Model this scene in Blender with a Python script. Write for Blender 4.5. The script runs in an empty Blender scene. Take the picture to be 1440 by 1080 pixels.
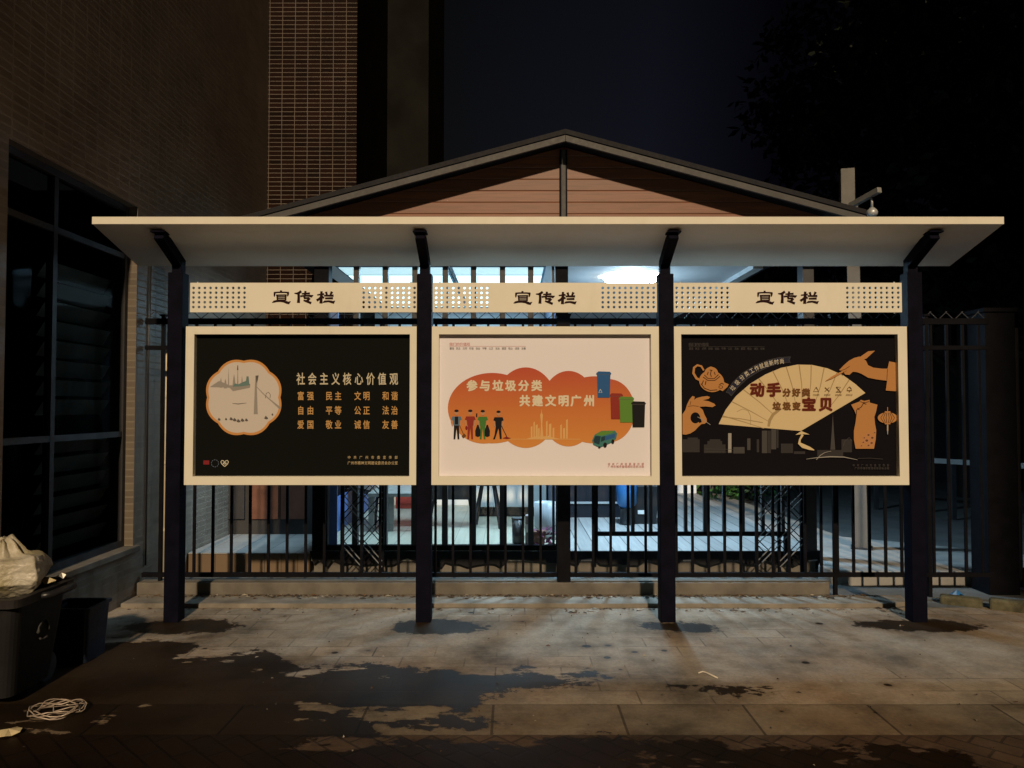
import bpy, bmesh, math, random
from mathutils import Vector, Matrix
random.seed(7)
R = math.radians
sc = bpy.context.scene
C = sc.collection

# ------------------------------------------------------------------ camera
F = 1080.0                      # focal length in pixels of the 1440 wide photograph
PITCH = math.atan(33 / F)
EYE = 1.6
cam = bpy.data.cameras.new('camera')
cam.sensor_width = 36.0
cam.lens = 36.0 * F / 1440
cam.clip_start = 0.05
cam.clip_end = 500
camo = bpy.data.objects.new('camera', cam)
C.objects.link(camo)
camo.location = (0, 0, EYE)
camo.rotation_euler = (R(90) + PITCH, 0, 0)
sc.camera = camo

# ------------------------------------------------------------------ night sky and key light
w = bpy.data.worlds.new('World')
sc.world = w
w.use_nodes = True
nt = w.node_tree
bg = nt.nodes['Background']
SUN_EL, SUN_AZ = R(28), R(3.2)  # azimuth measured from behind the camera towards the right
sky = nt.nodes.new('ShaderNodeTexSky')
sky.sky_type = 'NISHITA'
sky.sun_disc = False
sky.sun_elevation = SUN_EL
sky.sun_rotation = R(180) - SUN_AZ
hs = nt.nodes.new('ShaderNodeHueSaturation')
hs.inputs['Saturation'].default_value = 0.06
nt.links.new(sky.outputs[0], hs.inputs['Color'])
# faint blue town glow in the haze, up and right of the gable; darker towards the right
tc = nt.nodes.new('ShaderNodeTexCoord')
def vdot(v, w_):
    q = nt.nodes.new('ShaderNodeVectorMath'); q.operation = 'DOT_PRODUCT'; nt.links.new(v, q.inputs[0]); q.inputs[1].default_value = w_; return q.outputs['Value']
gd = Vector((.25, .88, .40)).normalized()
rg = nt.nodes.new('ShaderNodeValToRGB'); nt.links.new(vdot(tc.outputs['Generated'], gd), rg.inputs[0])
e = rg.color_ramp.elements
e[0].position = .93; e[0].color = (.42, .43, .41, 1); e[1].position = 1.0; e[1].color = (.62, .68, 1.10, 1)
rx_ = nt.nodes.new('ShaderNodeValToRGB'); nt.links.new(vdot(tc.outputs['Generated'], (1, 0, 0)), rx_.inputs[0])
e = rx_.color_ramp.elements
e[0].position = .17; e[0].color = (1, 1, 1, 1); e[1].position = .31; e[1].color = (.22, .20, .25, 1)
mx1 = nt.nodes.new('ShaderNodeMix'); mx1.data_type = 'RGBA'; mx1.blend_type = 'MULTIPLY'; mx1.inputs[0].default_value = 1
nt.links.new(hs.outputs[0], mx1.inputs[6]); nt.links.new(rg.outputs[0], mx1.inputs[7])
mx2 = nt.nodes.new('ShaderNodeMix'); mx2.data_type = 'RGBA'; mx2.blend_type = 'MULTIPLY'; mx2.inputs[0].default_value = 1
nt.links.new(mx1.outputs[2], mx2.inputs[6]); nt.links.new(rx_.outputs[0], mx2.inputs[7])
nt.links.new(mx2.outputs[2], bg.inputs['Color'])
bg.inputs['Strength'].default_value = 0.0018
sun = bpy.data.lights.new('sun', 'SUN')
sun.energy = 3.2
sun.angle = R(1.5)
sun.color = (1.0, 0.76, 0.50)
suno = bpy.data.objects.new('sun', sun)
C.objects.link(suno)
to_sun = Vector((math.sin(SUN_AZ) * math.cos(SUN_EL), -math.cos(SUN_AZ) * math.cos(SUN_EL), math.sin(SUN_EL)))
suno.rotation_euler = to_sun.to_track_quat('Z', 'Y').to_euler()
suno.location = to_sun * 60

sc.view_settings.view_transform = 'Standard'
sc.view_settings.look = 'None'
sc.view_settings.exposure = 0
sc.view_settings.gamma = 1
sc.view_settings.use_curve_mapping = False
sc.cycles.max_bounces = 7
sc.cycles.diffuse_bounces = 4
sc.cycles.transparent_max_bounces = 12
sc.cycles.sample_clamp_indirect = 4
sc.cycles.caustics_reflective = False
sc.cycles.caustics_refractive = False
sc.cycles.use_denoising = True

# ------------------------------------------------------------------ helpers
def A(px, py, d):
    """point of the place seen at photograph pixel (px, py), d metres in front of the camera"""
    u = (px - 720) / F
    v = (540 - py) / F
    c, s = math.cos(PITCH), math.sin(PITCH)
    t = d / (c - v * s)
    return Vector((u * t, d, EYE + t * (s + v * c)))

def AX(px, d): return A(px, 573, d).x
def AZ(py, d): return A(720, py, d).z

class MB:
    def __init__(s):
        s.v, s.f, s.m, s.sm = [], [], [], []
    def add(s, vs, fs, mi=0, smooth=False):
        o = len(s.v)
        s.v += [tuple(q) for q in vs]
        for f in fs:
            s.f.append([i + o for i in f]); s.m.append(mi); s.sm.append(smooth)
        return s
    def box(s, x0, x1, y0, y1, z0, z1, mi=0):
        v = [(x0,y0,z0),(x1,y0,z0),(x1,y1,z0),(x0,y1,z0),(x0,y0,z1),(x1,y0,z1),(x1,y1,z1),(x0,y1,z1)]
        return s.add(v, [(0,3,2,1),(4,5,6,7),(0,1,5,4),(1,2,6,5),(2,3,7,6),(3,0,4,7)], mi)
    def bar(s, p, q, w_, h_=None, mi=0, up=(0,0,1)):
        """square bar from p to q, w_ wide across, h_ along the up side"""
        h_ = h_ or w_
        p, q = Vector(p), Vector(q)
        d = (q - p).normalized()
        u = Vector(up)
        if abs(d.dot(u)) > .98: u = Vector((0,1,0))
        a = d.cross(u).normalized() * w_ / 2
        b = a.cross(d).normalized() * h_ / 2
        v = [e + i * a + j * b for e in (p, q) for (i, j) in ((-1,-1),(1,-1),(1,1),(-1,1))]
        return s.add(v, [(3,2,1,0),(4,5,6,7),(0,1,5,4),(1,2,6,5),(2,3,7,6),(3,0,4,7)], mi)
    def tube(s, pts, r, n=10, mi=0, closed=False):
        pts = [Vector(p) for p in pts]
        rs = r if isinstance(r, (list, tuple)) else [r] * len(pts)
        vs, fs = [], []
        N = len(pts)
        for i, p in enumerate(pts):
            if closed: d = pts[(i+1) % N] - pts[i-1]
            else: d = pts[min(i+1, N-1)] - pts[max(i-1, 0)]
            d.normalize()
            u = Vector((0,0,1)) if abs(d.z) < .9 else Vector((1,0,0))
            a = d.cross(u).normalized(); b = a.cross(d)
            for k in range(n):
                t = 2*math.pi*k/n
                vs.append(p + (a*math.cos(t) + b*math.sin(t)) * rs[i])
        for i in range(N if closed else N-1):
            j = (i+1) % N
            for k in range(n):
                l = (k+1) % n
                fs.append((i*n+k, i*n+l, j*n+l, j*n+k))
        if not closed:
            fs.append(tuple(range(n))[::-1]); fs.append(tuple((N-1)*n + k for k in range(n)))
        return s.add(vs, fs, mi, True)
    def lathe(s, c, prof, n=24, mi=0, cap=True):
        """profile of (radius, z) about a vertical axis at c"""
        vs, fs = [], []
        for r, z in prof:
            for k in range(n):
                t = 2*math.pi*k/n
                vs.append((c[0]+r*math.cos(t), c[1]+r*math.sin(t), c[2]+z))
        for i in range(len(prof)-1):
            for k in range(n):
                l = (k+1) % n
                fs.append((i*n+k, i*n+l, (i+1)*n+l, (i+1)*n+k))
        s.add(vs, fs, mi, True)
        if cap:
            o = len(s.v) - len(vs)
            s.f.append([o+k for k in range(n)][::-1]); s.m.append(mi); s.sm.append(False)
            s.f.append([o+(len(prof)-1)*n+k for k in range(n)]); s.m.append(mi); s.sm.append(False)
        return s
    def prism(s, poly, y0, y1, mi=0):
        """outline of (x, z) pairs, extruded from y0 to y1"""
        n = len(poly)
        v = [(x, y0, z) for x, z in poly] + [(x, y1, z) for x, z in poly]
        f = [tuple(range(n)), tuple(range(n, 2*n))[::-1]]
        f += [(i, i+n, (i+1) % n + n, (i+1) % n) for i in range(n)]
        return s.add(v, f, mi)
    def slab(s, poly, z0, z1, mi=0):
        """outline of (x, y) pairs, extruded from z0 to z1"""
        n = len(poly)
        v = [(x, y, z0) for x, y in poly] + [(x, y, z1) for x, y in poly]
        f = [tuple(range(n))[::-1], tuple(range(n, 2*n))]
        f += [(i, (i+1) % n, (i+1) % n + n, i+n) for i in range(n)]
        return s.add(v, f, mi)
    def build(s, name, mats, bevel=0, recalc=True):
        me = bpy.data.meshes.new(name)
        me.from_pydata(s.v, [], s.f)
        for m_ in (mats if isinstance(mats, (list, tuple)) else [mats]): me.materials.append(m_)
        me.polygons.foreach_set('material_index', s.m)
        me.polygons.foreach_set('use_smooth', s.sm)
        if recalc:
            bm = bmesh.new(); bm.from_mesh(me)
            bmesh.ops.recalc_face_normals(bm, faces=bm.faces)
            bm.to_mesh(me); bm.free()
        me.update()
        o = bpy.data.objects.new(name, me)
        C.objects.link(o)
        if bevel:
            b = o.modifiers.new('bevel', 'BEVEL'); b.width = bevel; b.segments = 2
            b.limit_method = 'ANGLE'; b.angle_limit = R(40)
        return o

def tag(o, label=None, cat=None, group=None, kind=None):
    if label: o['label'] = label
    if cat: o['category'] = cat
    if group: o['group'] = group
    if kind: o['kind'] = kind
    return o

def thing(name, loc, label, cat, group=None):
    o = bpy.data.objects.new(name, None)
    o.empty_display_size = .2
    C.objects.link(o); o.location = loc
    return tag(o, label, cat, group)

def link(o, par):
    """parent a mesh built in world coordinates to a thing or a part, keeping it where it is"""
    o.parent = par
    bpy.context.view_layer.update()
    o.matrix_parent_inverse = par.matrix_world.inverted()
    return o

def part(mb, name, mats, par, bevel=0, recalc=True):
    return link(mb.build(name, mats, bevel, recalc), par)

def copy_part(o, dx, par):
    c = o.copy(); C.objects.link(c)
    c.location = Vector(o.location) + Vector(dx)
    return c

# ------------------------------------------------------------------ materials
def srgb(r, g, b):
    f = lambda c: (c/12.92 if c <= .04045 else ((c+.055)/1.055)**2.4)
    return tuple(f(c/255) for c in (r, g, b))

class N:
    """tiny node-graph writer"""
    def __init__(s, name):
        s.mat = bpy.data.materials.new(name); s.mat.use_nodes = True
        s.t = s.mat.node_tree
        s.b = s.t.nodes['Principled BSDF']
        s.out = s.t.nodes['Material Output']
    def n(s, typ, **kw):
        q = s.t.nodes.new(typ)
        for k, v in kw.items(): setattr(q, k, v)
        return q
    def l(s, a, b): s.t.links.new(a, b)
    def setin(s, sock, v):
        if isinstance(v, (int, float)): sock.default_value = v
        elif isinstance(v, (tuple, list)): sock.default_value = tuple(v) + ((1,) if len(v) == 3 and len(sock.default_value) == 4 else ())
        else: s.l(v, sock)
    def math(s, op, a, b=0.0, clamp=False):
        q = s.n('ShaderNodeMath', operation=op, use_clamp=clamp)
        s.setin(q.inputs[0], a); s.setin(q.inputs[1], b)
        return q.outputs[0]
    def vmath(s, op, a, b=(0,0,0)):
        q = s.n('ShaderNodeVectorMath', operation=op)
        s.setin(q.inputs[0], a); s.setin(q.inputs[1], b)
        return q.outputs['Value'] if op in ('LENGTH', 'DOT_PRODUCT', 'DISTANCE') else q.outputs[0]
    def pos(s):
        return s.n('ShaderNodeNewGeometry').outputs['Position']
    def obj(s):
        return s.n('ShaderNodeTexCoord').outputs['Object']
    def noise(s, vec, scale, detail=4, rough=.55, dist=0):
        q = s.n('ShaderNodeTexNoise')
        s.l(vec, q.inputs['Vector'])
        q.inputs['Scale'].default_value = scale; q.inputs['Detail'].default_value = detail
        q.inputs['Roughness'].default_value = rough; q.inputs['Distortion'].default_value = dist
        return q
    def ramp(s, fac, stops):
        q = s.n('ShaderNodeValToRGB')
        s.l(fac, q.inputs[0])
        e = q.color_ramp.elements
        while len(e) < len(stops): e.new(.5)
        for i, (p, c) in enumerate(stops):
            e[i].position = p; e[i].color = (tuple(c) + (1,)) if isinstance(c, (tuple, list)) else (c, c, c, 1)
        return q.outputs[0]
    def mix(s, fac, a, b, mode='MIX'):
        q = s.n('ShaderNodeMix', data_type='RGBA', blend_type=mode)
        s.setin(q.inputs[0], fac); s.setin(q.inputs[6], a); s.setin(q.inputs[7], b)
        return q.outputs[2]
    def bump(s, h, strength=.3, dist=.01):
        q = s.n('ShaderNodeBump')
        s.l(h, q.inputs['Height']); q.inputs['Strength'].default_value = strength; q.inputs['Distance'].default_value = dist
        s.l(q.outputs[0], s.b.inputs['Normal'])
    def fin(s, col=None, rough=.6, metal=0, spec=.5):
        if col is not None: s.setin(s.b.inputs['Base Color'], col)
        s.setin(s.b.inputs['Roughness'], rough)
        s.b.inputs['Metallic'].default_value = metal
        s.b.inputs['Specular IOR Level'].default_value = spec
        return s.mat

def flat(name, col, rough=.6, metal=0, spec=.5, var=.12, scale=6):
    """painted or moulded surface with slight mottling and roughness wear"""
    n = N(name)
    p = n.pos()
    q = n.noise(p, scale, 5)
    lo = tuple(c*(1-var) for c in col); hi = tuple(min(1, c*(1+var)) for c in col)
    c = n.ramp(q.outputs['Fac'], [(.3, lo), (.7, hi)])
    q2 = n.noise(p, scale*5, 3)
    r = n.math('MULTIPLY_ADD', q2.outputs['Fac'], .25); n.t.nodes[-1].inputs[2].default_value = max(0, rough-.12)
    return n.fin(c, r, metal, spec)

def ink(name, col, rough=.75):
    n = N(name)
    return n.fin(col, rough, 0, .06)

def emis(name, col, strength):
    n = N(name)
    n.b.inputs['Base Color'].default_value = (.8, .8, .8, 1)
    n.b.inputs['Emission Color'].default_value = tuple(col) + (1,)
    n.b.inputs['Emission Strength'].default_value = strength
    return n.mat

def tiles(name, tile, grout, tw, th, gap, axis, rough=.35, var=.25, bump=.4, stain=.25, spec=.3):
    """stack-bond wall tiles; axis 'x' runs along x and z, 'y' along y and z, 'f' floor"""
    n = N(name)
    p = n.pos()
    sp = n.n('ShaderNodeSeparateXYZ'); n.l(p, sp.inputs[0])
    cb = n.n('ShaderNodeCombineXYZ')
    a, b = {'x': (0, 2), 'y': (1, 2), 'f': (0, 1)}[axis]
    n.l(sp.outputs[a], cb.inputs[0]); n.l(sp.outputs[b], cb.inputs[1])
    br = n.n('ShaderNodeTexBrick', offset=0.0, squash=1.0)
    n.l(cb.outputs[0], br.inputs['Vector'])
    br.inputs['Scale'].default_value = 1
    br.inputs['Brick Width'].default_value = tw; br.inputs['Row Height'].default_value = th
    br.inputs['Mortar Size'].default_value = gap; br.inputs['Mortar Smooth'].default_value = .15
    br.inputs['Bias'].default_value = 0
    n.setin(br.inputs['Color1'], tuple(c*(1-var) for c in tile)); n.setin(br.inputs['Color2'], tuple(min(1, c*(1+var)) for c in tile))
    n.setin(br.inputs['Mortar'], grout)
    q = n.noise(p, 1.3, 6, .65)
    d = n.ramp(q.outputs['Fac'], [(.3, 1-stain), (.75, 1.0)])
    col = n.mix(1, br.outputs['Color'], d, 'MULTIPLY')
    rr = n.math('MULTIPLY_ADD', br.outputs['Fac'], .4); n.t.nodes[-1].inputs[2].default_value = rough
    inv = n.math('SUBTRACT', 1.0, br.outputs['Fac'])
    n.bump(inv, bump, .004)
    return n.fin(col, rr, 0, spec)

M = {}
def mk_cream():
    n = N('cream_powder_coat'); p = n.pos()
    base = n.ramp(n.noise(p, 3, 5).outputs['Fac'], [(.3, (.65, .62, .52)), (.7, (.70, .665, .56))])
    mp = n.n('ShaderNodeMapping'); n.l(p, mp.inputs[0]); mp.inputs['Scale'].default_value = (7, 7, 2.0)
    drip = n.ramp(n.noise(mp.outputs[0], 1.0, 6, .7).outputs['Fac'], [(.55, 1.0), (.85, .90)])
    spot = n.ramp(n.noise(p, 55, 4, .7).outputs['Fac'], [(.66, 1.0), (.80, .86)])
    c = n.mix(1, n.mix(1, base, drip, 'MULTIPLY'), spot, 'MULTIPLY')
    r = n.ramp(n.noise(p, 14, 5).outputs['Fac'], [(.3, .42), (.7, .6)])
    return n.fin(c, r, 0, .3)
M['cream'] = mk_cream()
M['paint_white'] = flat('white_sheet_metal', (.80, .79, .77), .5, 0, .4, .06, 2)
M['navy'] = flat('dark_post_paint', (.0035, .0035, .009), .6, 0, .04, .3, 9)
M['black'] = flat('black_metal', (.005, .005, .007), .6, 0, .05, .3, 9)
M['black_rough'] = flat('black_board', (.010, .010, .011), .85, 0, .2, .3, 9)
M['charcoal'] = flat('charcoal_metal', (.03, .03, .034), .55, 0, .4, .2, 9)
M['letter'] = ink('dark_red_lettering', (.02, .006, .006), .6)
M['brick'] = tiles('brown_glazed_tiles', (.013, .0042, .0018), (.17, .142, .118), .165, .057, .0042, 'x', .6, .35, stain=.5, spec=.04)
M['beige_tile'] = tiles('beige_wall_tiles', (.21, .165, .125), (.27, .215, .165), .165, .057, .006, 'y', .45, .12, .4, .4)
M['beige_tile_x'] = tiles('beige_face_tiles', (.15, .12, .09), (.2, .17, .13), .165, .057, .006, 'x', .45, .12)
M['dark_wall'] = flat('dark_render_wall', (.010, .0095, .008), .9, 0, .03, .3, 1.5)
M['concrete'] = flat('weathered_concrete', (.135, .122, .102), .85, 0, .3, .35, 4)
M['step'] = flat('step_stone', (.19, .17, .14), .8, 0, .3, .35, 5)
M['dull'] = flat('dull_galvanised', (.16, .165, .17), .6, .2, .3)
M['zinc'] = flat('pale_steel', (.45, .47, .48), .4, .3, .5, .1, 8)
M['grey_trim'] = flat('grey_barge_paint', (.05, .049, .047), .6, 0, .4, .15, 5)
M['ceil'] = flat('white_ceiling', (.72, .74, .76), .7, 0, .3, .04, 2)
M['iwall'] = flat('white_room_wall', (.66, .68, .70), .7, 0, .3, .05, 2)
M['white'] = flat('white_laminate', (.68, .70, .72), .35, 0, .4, .04, 2)
M['blackp'] = flat('black_plastic', (.012, .012, .014), .38, 0, .5, .25, 8)
M['red'] = flat('red_cabinet_paint', (.42, .045, .03), .5, 0, .4, .15, 4)
M['blue'] = flat('blue_plastic', (.03, .16, .42), .4, 0, .5, .15, 4)
M['greywood'] = flat('grey_table_wood', (.20, .19, .17), .55, 0, .4, .2, 10)
M['terracotta'] = flat('terracotta', (.16, .07, .045), .8, 0, .3, .2, 8)
M['glow'] = emis('lit_ceiling_panel', (.62, .93, 1.0), 1.7)
M['glow_dim'] = emis('lit_ceiling_panel_front', (.60, .92, 1.0), .85)
M['glow_lamp'] = emis('lit_lamp_lens', (.80, .94, 1.0), 40.0)

def mk_glass(name, tint, ior=1.45):
    n = N(name)
    n.t.nodes.remove(n.b)
    tr = n.n('ShaderNodeBsdfTransparent'); n.setin(tr.inputs[0], tint)
    gl = n.n('ShaderNodeBsdfGlossy'); gl.inputs['Roughness'].default_value = .02
    mx = n.n('ShaderNodeMixShader'); fr = n.n('ShaderNodeFresnel'); fr.inputs[0].default_value = ior
    n.l(fr.outputs[0], mx.inputs[0]); n.l(tr.outputs[0], mx.inputs[1]); n.l(gl.outputs[0], mx.inputs[2])
    n.l(mx.outputs[0], n.out.inputs[0])
    return n.mat
M['glass'] = mk_glass('clear_glass', (.93, .96, .97))
M['dark_glass'] = mk_glass('dim_window_glass', (.42, .44, .44), 1.03)

def mk_wood():
    n = N('stained_timber_siding')
    p = n.pos()
    sp = n.n('ShaderNodeSeparateXYZ'); n.l(p, sp.inputs[0])
    row = n.math('FLOOR', n.math('DIVIDE', sp.outputs[2], .112))
    fr = n.math('FRACT', n.math('DIVIDE', sp.outputs[2], .112))
    mp = n.n('ShaderNodeMapping'); n.l(p, mp.inputs[0]); mp.inputs['Scale'].default_value = (1.2, 1, 26)
    q = n.noise(mp.outputs[0], 2.2, 6, .6, .6)
    wn = n.n('ShaderNodeTexWhiteNoise', noise_dimensions='1D'); n.l(row, wn.inputs['W'])
    c = n.ramp(q.outputs['Fac'], [(.3, (.125, .045, .018)), (.7, (.215, .080, .034))])
    c = n.mix(1, c, n.ramp(wn.outputs[0], [(0, .75), (1, 1.1)]), 'MULTIPLY')
    h = n.ramp(fr, [(0, 0.0), (.05, 1.0), (.95, 1.0), (1, 0.0)])
    n.bump(h, .8, .008)
    return n.fin(c, .5)
M['wood'] = mk_wood()

def mk_deck():
    n = N('grey_deck_boards')
    p = n.pos()
    sp = n.n('ShaderNodeSeparateXYZ'); n.l(p, sp.inputs[0])
    u = n.math('DIVIDE', sp.outputs[0], .165)
    row = n.math('FLOOR', u); fr = n.math('FRACT', u)
    mp = n.n('ShaderNodeMapping'); n.l(p, mp.inputs[0]); mp.inputs['Scale'].default_value = (22, 1.2, 1)
    q = n.noise(mp.outputs[0], 2.0, 5, .6, .3)
    wn = n.n('ShaderNodeTexWhiteNoise', noise_dimensions='1D'); n.l(row, wn.inputs['W'])
    c = n.ramp(q.outputs['Fac'], [(.3, (.22, .215, .21)), (.7, (.32, .31, .30))])
    c = n.mix(1, c, n.ramp(wn.outputs[0], [(0, .8), (1, 1.1)]), 'MULTIPLY')
    gap = n.ramp(fr, [(0, 0.0), (.035, 0.0), (.06, 1.0), (1, 1.0)])
    c = n.mix(gap, (.02, .02, .02), c)
    n.bump(gap, .6, .006)
    return n.fin(c, .55)
M['deck'] = mk_deck()

def mk_roomfloor():
    n = N('pale_plank_floor')
    p = n.pos()
    sp = n.n('ShaderNodeSeparateXYZ'); n.l(p, sp.inputs[0])
    u = n.math('DIVIDE', sp.outputs[0], .30)
    fr = n.math('FRACT', u)
    mp = n.n('ShaderNodeMapping'); n.l(p, mp.inputs[0]); mp.inputs['Scale'].default_value = (14, 1, 1)
    q = n.noise(mp.outputs[0], 1.6, 5)
    c = n.ramp(q.outputs['Fac'], [(.3, (.33, .305, .23)), (.7, (.41, .385, .30))])
    gap = n.ramp(fr, [(0, 0.0), (.012, 0.0), (.02, 1.0), (1, 1.0)])
    c = n.mix(gap, (.1, .1, .09), c)
    return n.fin(c, .4)
M['roomfloor'] = mk_roomfloor()

# wet patches on the paving: spilled water plus the left foreground shade in one darkening, torn up by noise
WET_SHADE = [(-2.55, 4.45, .85, .95), (-1.75, 4.45, .62, .62), (-1.0, 4.42, .95, .42), (-.15, 4.60, .75, .2), (-2.0, 3.3, 1.9, .75), (-1.1, 3.95, .5, .42),
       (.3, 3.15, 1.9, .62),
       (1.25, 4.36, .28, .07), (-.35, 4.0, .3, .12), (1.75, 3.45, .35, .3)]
FOOT_PATCH = [(-2.40, 5.68, .42, .20), (-.56, 5.66, .36, .21), (1.24, 5.66, .27, .14), (2.98, 5.70, .46, .17)]  # dark ellipses around the post feet
def wet_shade_mask(n, p):
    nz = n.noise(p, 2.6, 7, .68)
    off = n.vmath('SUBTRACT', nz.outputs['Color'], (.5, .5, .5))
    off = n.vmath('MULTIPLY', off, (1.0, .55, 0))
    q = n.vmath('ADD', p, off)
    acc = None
    for (cx, cy, rx, ry) in WET_SHADE:
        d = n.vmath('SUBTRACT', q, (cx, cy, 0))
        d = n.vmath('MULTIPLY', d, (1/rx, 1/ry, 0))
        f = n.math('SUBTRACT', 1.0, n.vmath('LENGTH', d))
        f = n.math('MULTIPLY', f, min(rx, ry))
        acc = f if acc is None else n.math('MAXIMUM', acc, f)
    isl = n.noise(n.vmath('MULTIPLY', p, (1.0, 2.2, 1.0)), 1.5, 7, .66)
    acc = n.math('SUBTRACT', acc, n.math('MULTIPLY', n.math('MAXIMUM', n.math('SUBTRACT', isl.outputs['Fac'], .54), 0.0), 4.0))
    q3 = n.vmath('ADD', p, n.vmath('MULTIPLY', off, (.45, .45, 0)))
    for (cx, cy, rx, ry) in FOOT_PATCH:
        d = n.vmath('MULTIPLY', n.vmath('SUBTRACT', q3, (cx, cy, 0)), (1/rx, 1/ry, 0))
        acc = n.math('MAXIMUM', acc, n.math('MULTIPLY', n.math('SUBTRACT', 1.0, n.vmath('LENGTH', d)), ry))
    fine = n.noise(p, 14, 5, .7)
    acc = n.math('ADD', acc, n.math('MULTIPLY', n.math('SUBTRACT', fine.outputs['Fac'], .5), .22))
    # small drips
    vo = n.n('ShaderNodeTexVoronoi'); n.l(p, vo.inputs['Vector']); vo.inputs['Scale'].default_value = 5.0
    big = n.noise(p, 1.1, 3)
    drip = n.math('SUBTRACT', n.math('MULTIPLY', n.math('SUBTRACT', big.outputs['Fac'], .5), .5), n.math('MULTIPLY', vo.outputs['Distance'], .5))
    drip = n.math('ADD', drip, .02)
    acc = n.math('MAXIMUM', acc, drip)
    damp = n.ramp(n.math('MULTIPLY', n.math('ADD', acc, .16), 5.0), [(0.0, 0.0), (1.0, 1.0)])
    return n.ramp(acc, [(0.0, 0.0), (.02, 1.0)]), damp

def mk_paving(name, base, bw, bh, offset, gap, dark=.085, crack=True, rot=0, skim=False, loc=.012):
    n = N(name)
    p = n.pos()
    wet, damp = wet_shade_mask(n, p)  # wet also carries the painted foreground shade
    mp = n.n('ShaderNodeMapping'); n.l(p, mp.inputs[0]); mp.inputs['Rotation'].default_value = (0, 0, rot)
    mp.inputs['Location'].default_value = (.1, loc, 0)
    br = n.n('ShaderNodeTexBrick', offset=offset)
    n.l(mp.outputs[0], br.inputs['Vector'])
    br.inputs['Scale'].default_value = 1; br.inputs['Brick Width'].default_value = bw; br.inputs['Row Height'].default_value = bh
    br.inputs['Mortar Size'].default_value = gap; br.inputs['Mortar Smooth'].default_value = .3
    n.setin(br.inputs['Color1'], tuple(c*.85 for c in base)); n.setin(br.inputs['Color2'], tuple(c*1.12 for c in base))
    n.setin(br.inputs['Mortar'], tuple(c*(.38 if bw > .3 else .5) for c in base))
    col = br.outputs['Color']
    a = n.noise(p, 1.7, 7, .65); b = n.noise(p, 38, 4, .7)
    if skim:   # thin cement smear that hides most of the joints
        sk = n.ramp(n.noise(p, .9, 5, .6).outputs['Fac'], [(.36, 0.0), (.52, 1.0)])
        col = n.mix(n.math('MULTIPLY', sk, .9), col, tuple(c*1.08 for c in base))
    col = n.mix(1, col, n.ramp(a.outputs['Fac'], [(.30, .36), (.52, .95), (.72, 1.28)]), 'MULTIPLY')
    brown = n.ramp(n.noise(p, .8, 6, .62).outputs['Fac'], [(.46, 0.0), (.62, 1.0)])
    col = n.mix(n.math('MULTIPLY', brown, .55), col, n.mix(1, col, (.80, .58, .38), 'MULTIPLY'))
    col = n.mix(1, col, n.ramp(b.outputs['Fac'], [(.3, .8), (.7, 1.12)]), 'MULTIPLY')
    col = n.mix(n.math('MULTIPLY', damp, .8), col, n.mix(1, col, (.55, .50, .45), 'MULTIPLY'))
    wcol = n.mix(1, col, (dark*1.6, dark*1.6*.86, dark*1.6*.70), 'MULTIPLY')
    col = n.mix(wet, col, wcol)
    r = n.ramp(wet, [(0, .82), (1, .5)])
    h = n.math('ADD', n.math('MULTIPLY', n.math('SUBTRACT', 1.0, br.outputs['Fac']), .6 if not skim else .3), n.math('MULTIPLY', b.outputs['Fac'], .5))
    h = n.math('MULTIPLY', h, n.ramp(wet, [(0, 1.0), (1, .45)]))
    n.bump(h, .35, .006)
    sw = n.ramp(wet, [(0, .25), (1, .10)])
    m_ = n.fin(col, r)
    n.l(sw, n.b.inputs['Specular IOR Level'])
    return m_
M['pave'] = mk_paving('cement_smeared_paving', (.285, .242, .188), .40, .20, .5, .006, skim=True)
M['slab'] = mk_paving('long_kerb_slabs', (.205, .17, .125), .67, .39, 0, .008, loc=.10)
M['paver'] = mk_paving('dark_shaded_pavers', (.085, .058, .04), .22, .11, .5, .008, .14, rot=R(45))  # dark bricks, with the shade near the camera mixed into their colour
M['asphalt'] = flat('worn_asphalt', (.10, .105, .105), .85, 0, .3, .25, 3)

# ------------------------------------------------------------------ ground and paths
g = MB()
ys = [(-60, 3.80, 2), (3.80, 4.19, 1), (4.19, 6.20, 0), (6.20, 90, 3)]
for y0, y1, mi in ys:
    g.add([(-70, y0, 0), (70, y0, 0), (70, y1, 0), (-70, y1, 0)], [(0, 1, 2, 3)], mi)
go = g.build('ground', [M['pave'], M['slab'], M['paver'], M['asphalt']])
tag(go, kind='structure')

def wavy_edge(x0, x1, n, y, amp):
    return [(x0 + (x1-x0)*i/n, y + random.uniform(-amp, amp)) for i in range(n+1)]
st = MB()
st.slab([(-3.13, 6.47), (-3.13, 6.19)] + wavy_edge(-3.0, 3.0, 40, 6.19, .008) + [(3.2, 6.25), (3.25, 6.47)], -.02, .034)
so = st.build('step', M['step'], bevel=.006); tag(so, kind='structure')

pa = MB()
pp = [AX(1148, 7.0), AX(1262, 6.9)]
pa.slab([(3.0, 7.5), (2.86, 7.22), (2.90, 7.02), (3.05, 6.95), (3.55, 6.92), (4.9, 6.95), (5.3, 7.6), (4.45, 8.3), (3.62, 8.9), (3.3, 10.5), (3.0, 10.6)], -.02, .13, 0)
po = pa.build('path', flat('pale_concrete_path', (.25, .245, .235), .75, 0, .3, .2, 3), bevel=.012); tag(po, kind='structure')
pk = MB()
pk.slab([(3.30, 13.5), (3.02, 10.62), (3.32, 10.52), (3.64, 8.98), (3.85, 8.8), (3.62, 13.5)], -.02, .10, 0)
pko = pk.build('pavement', flat('grey_far_pavement', (.22, .22, .21), .8, 0, .3, .2, 3), bevel=.012); tag(pko, kind='structure')

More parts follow.
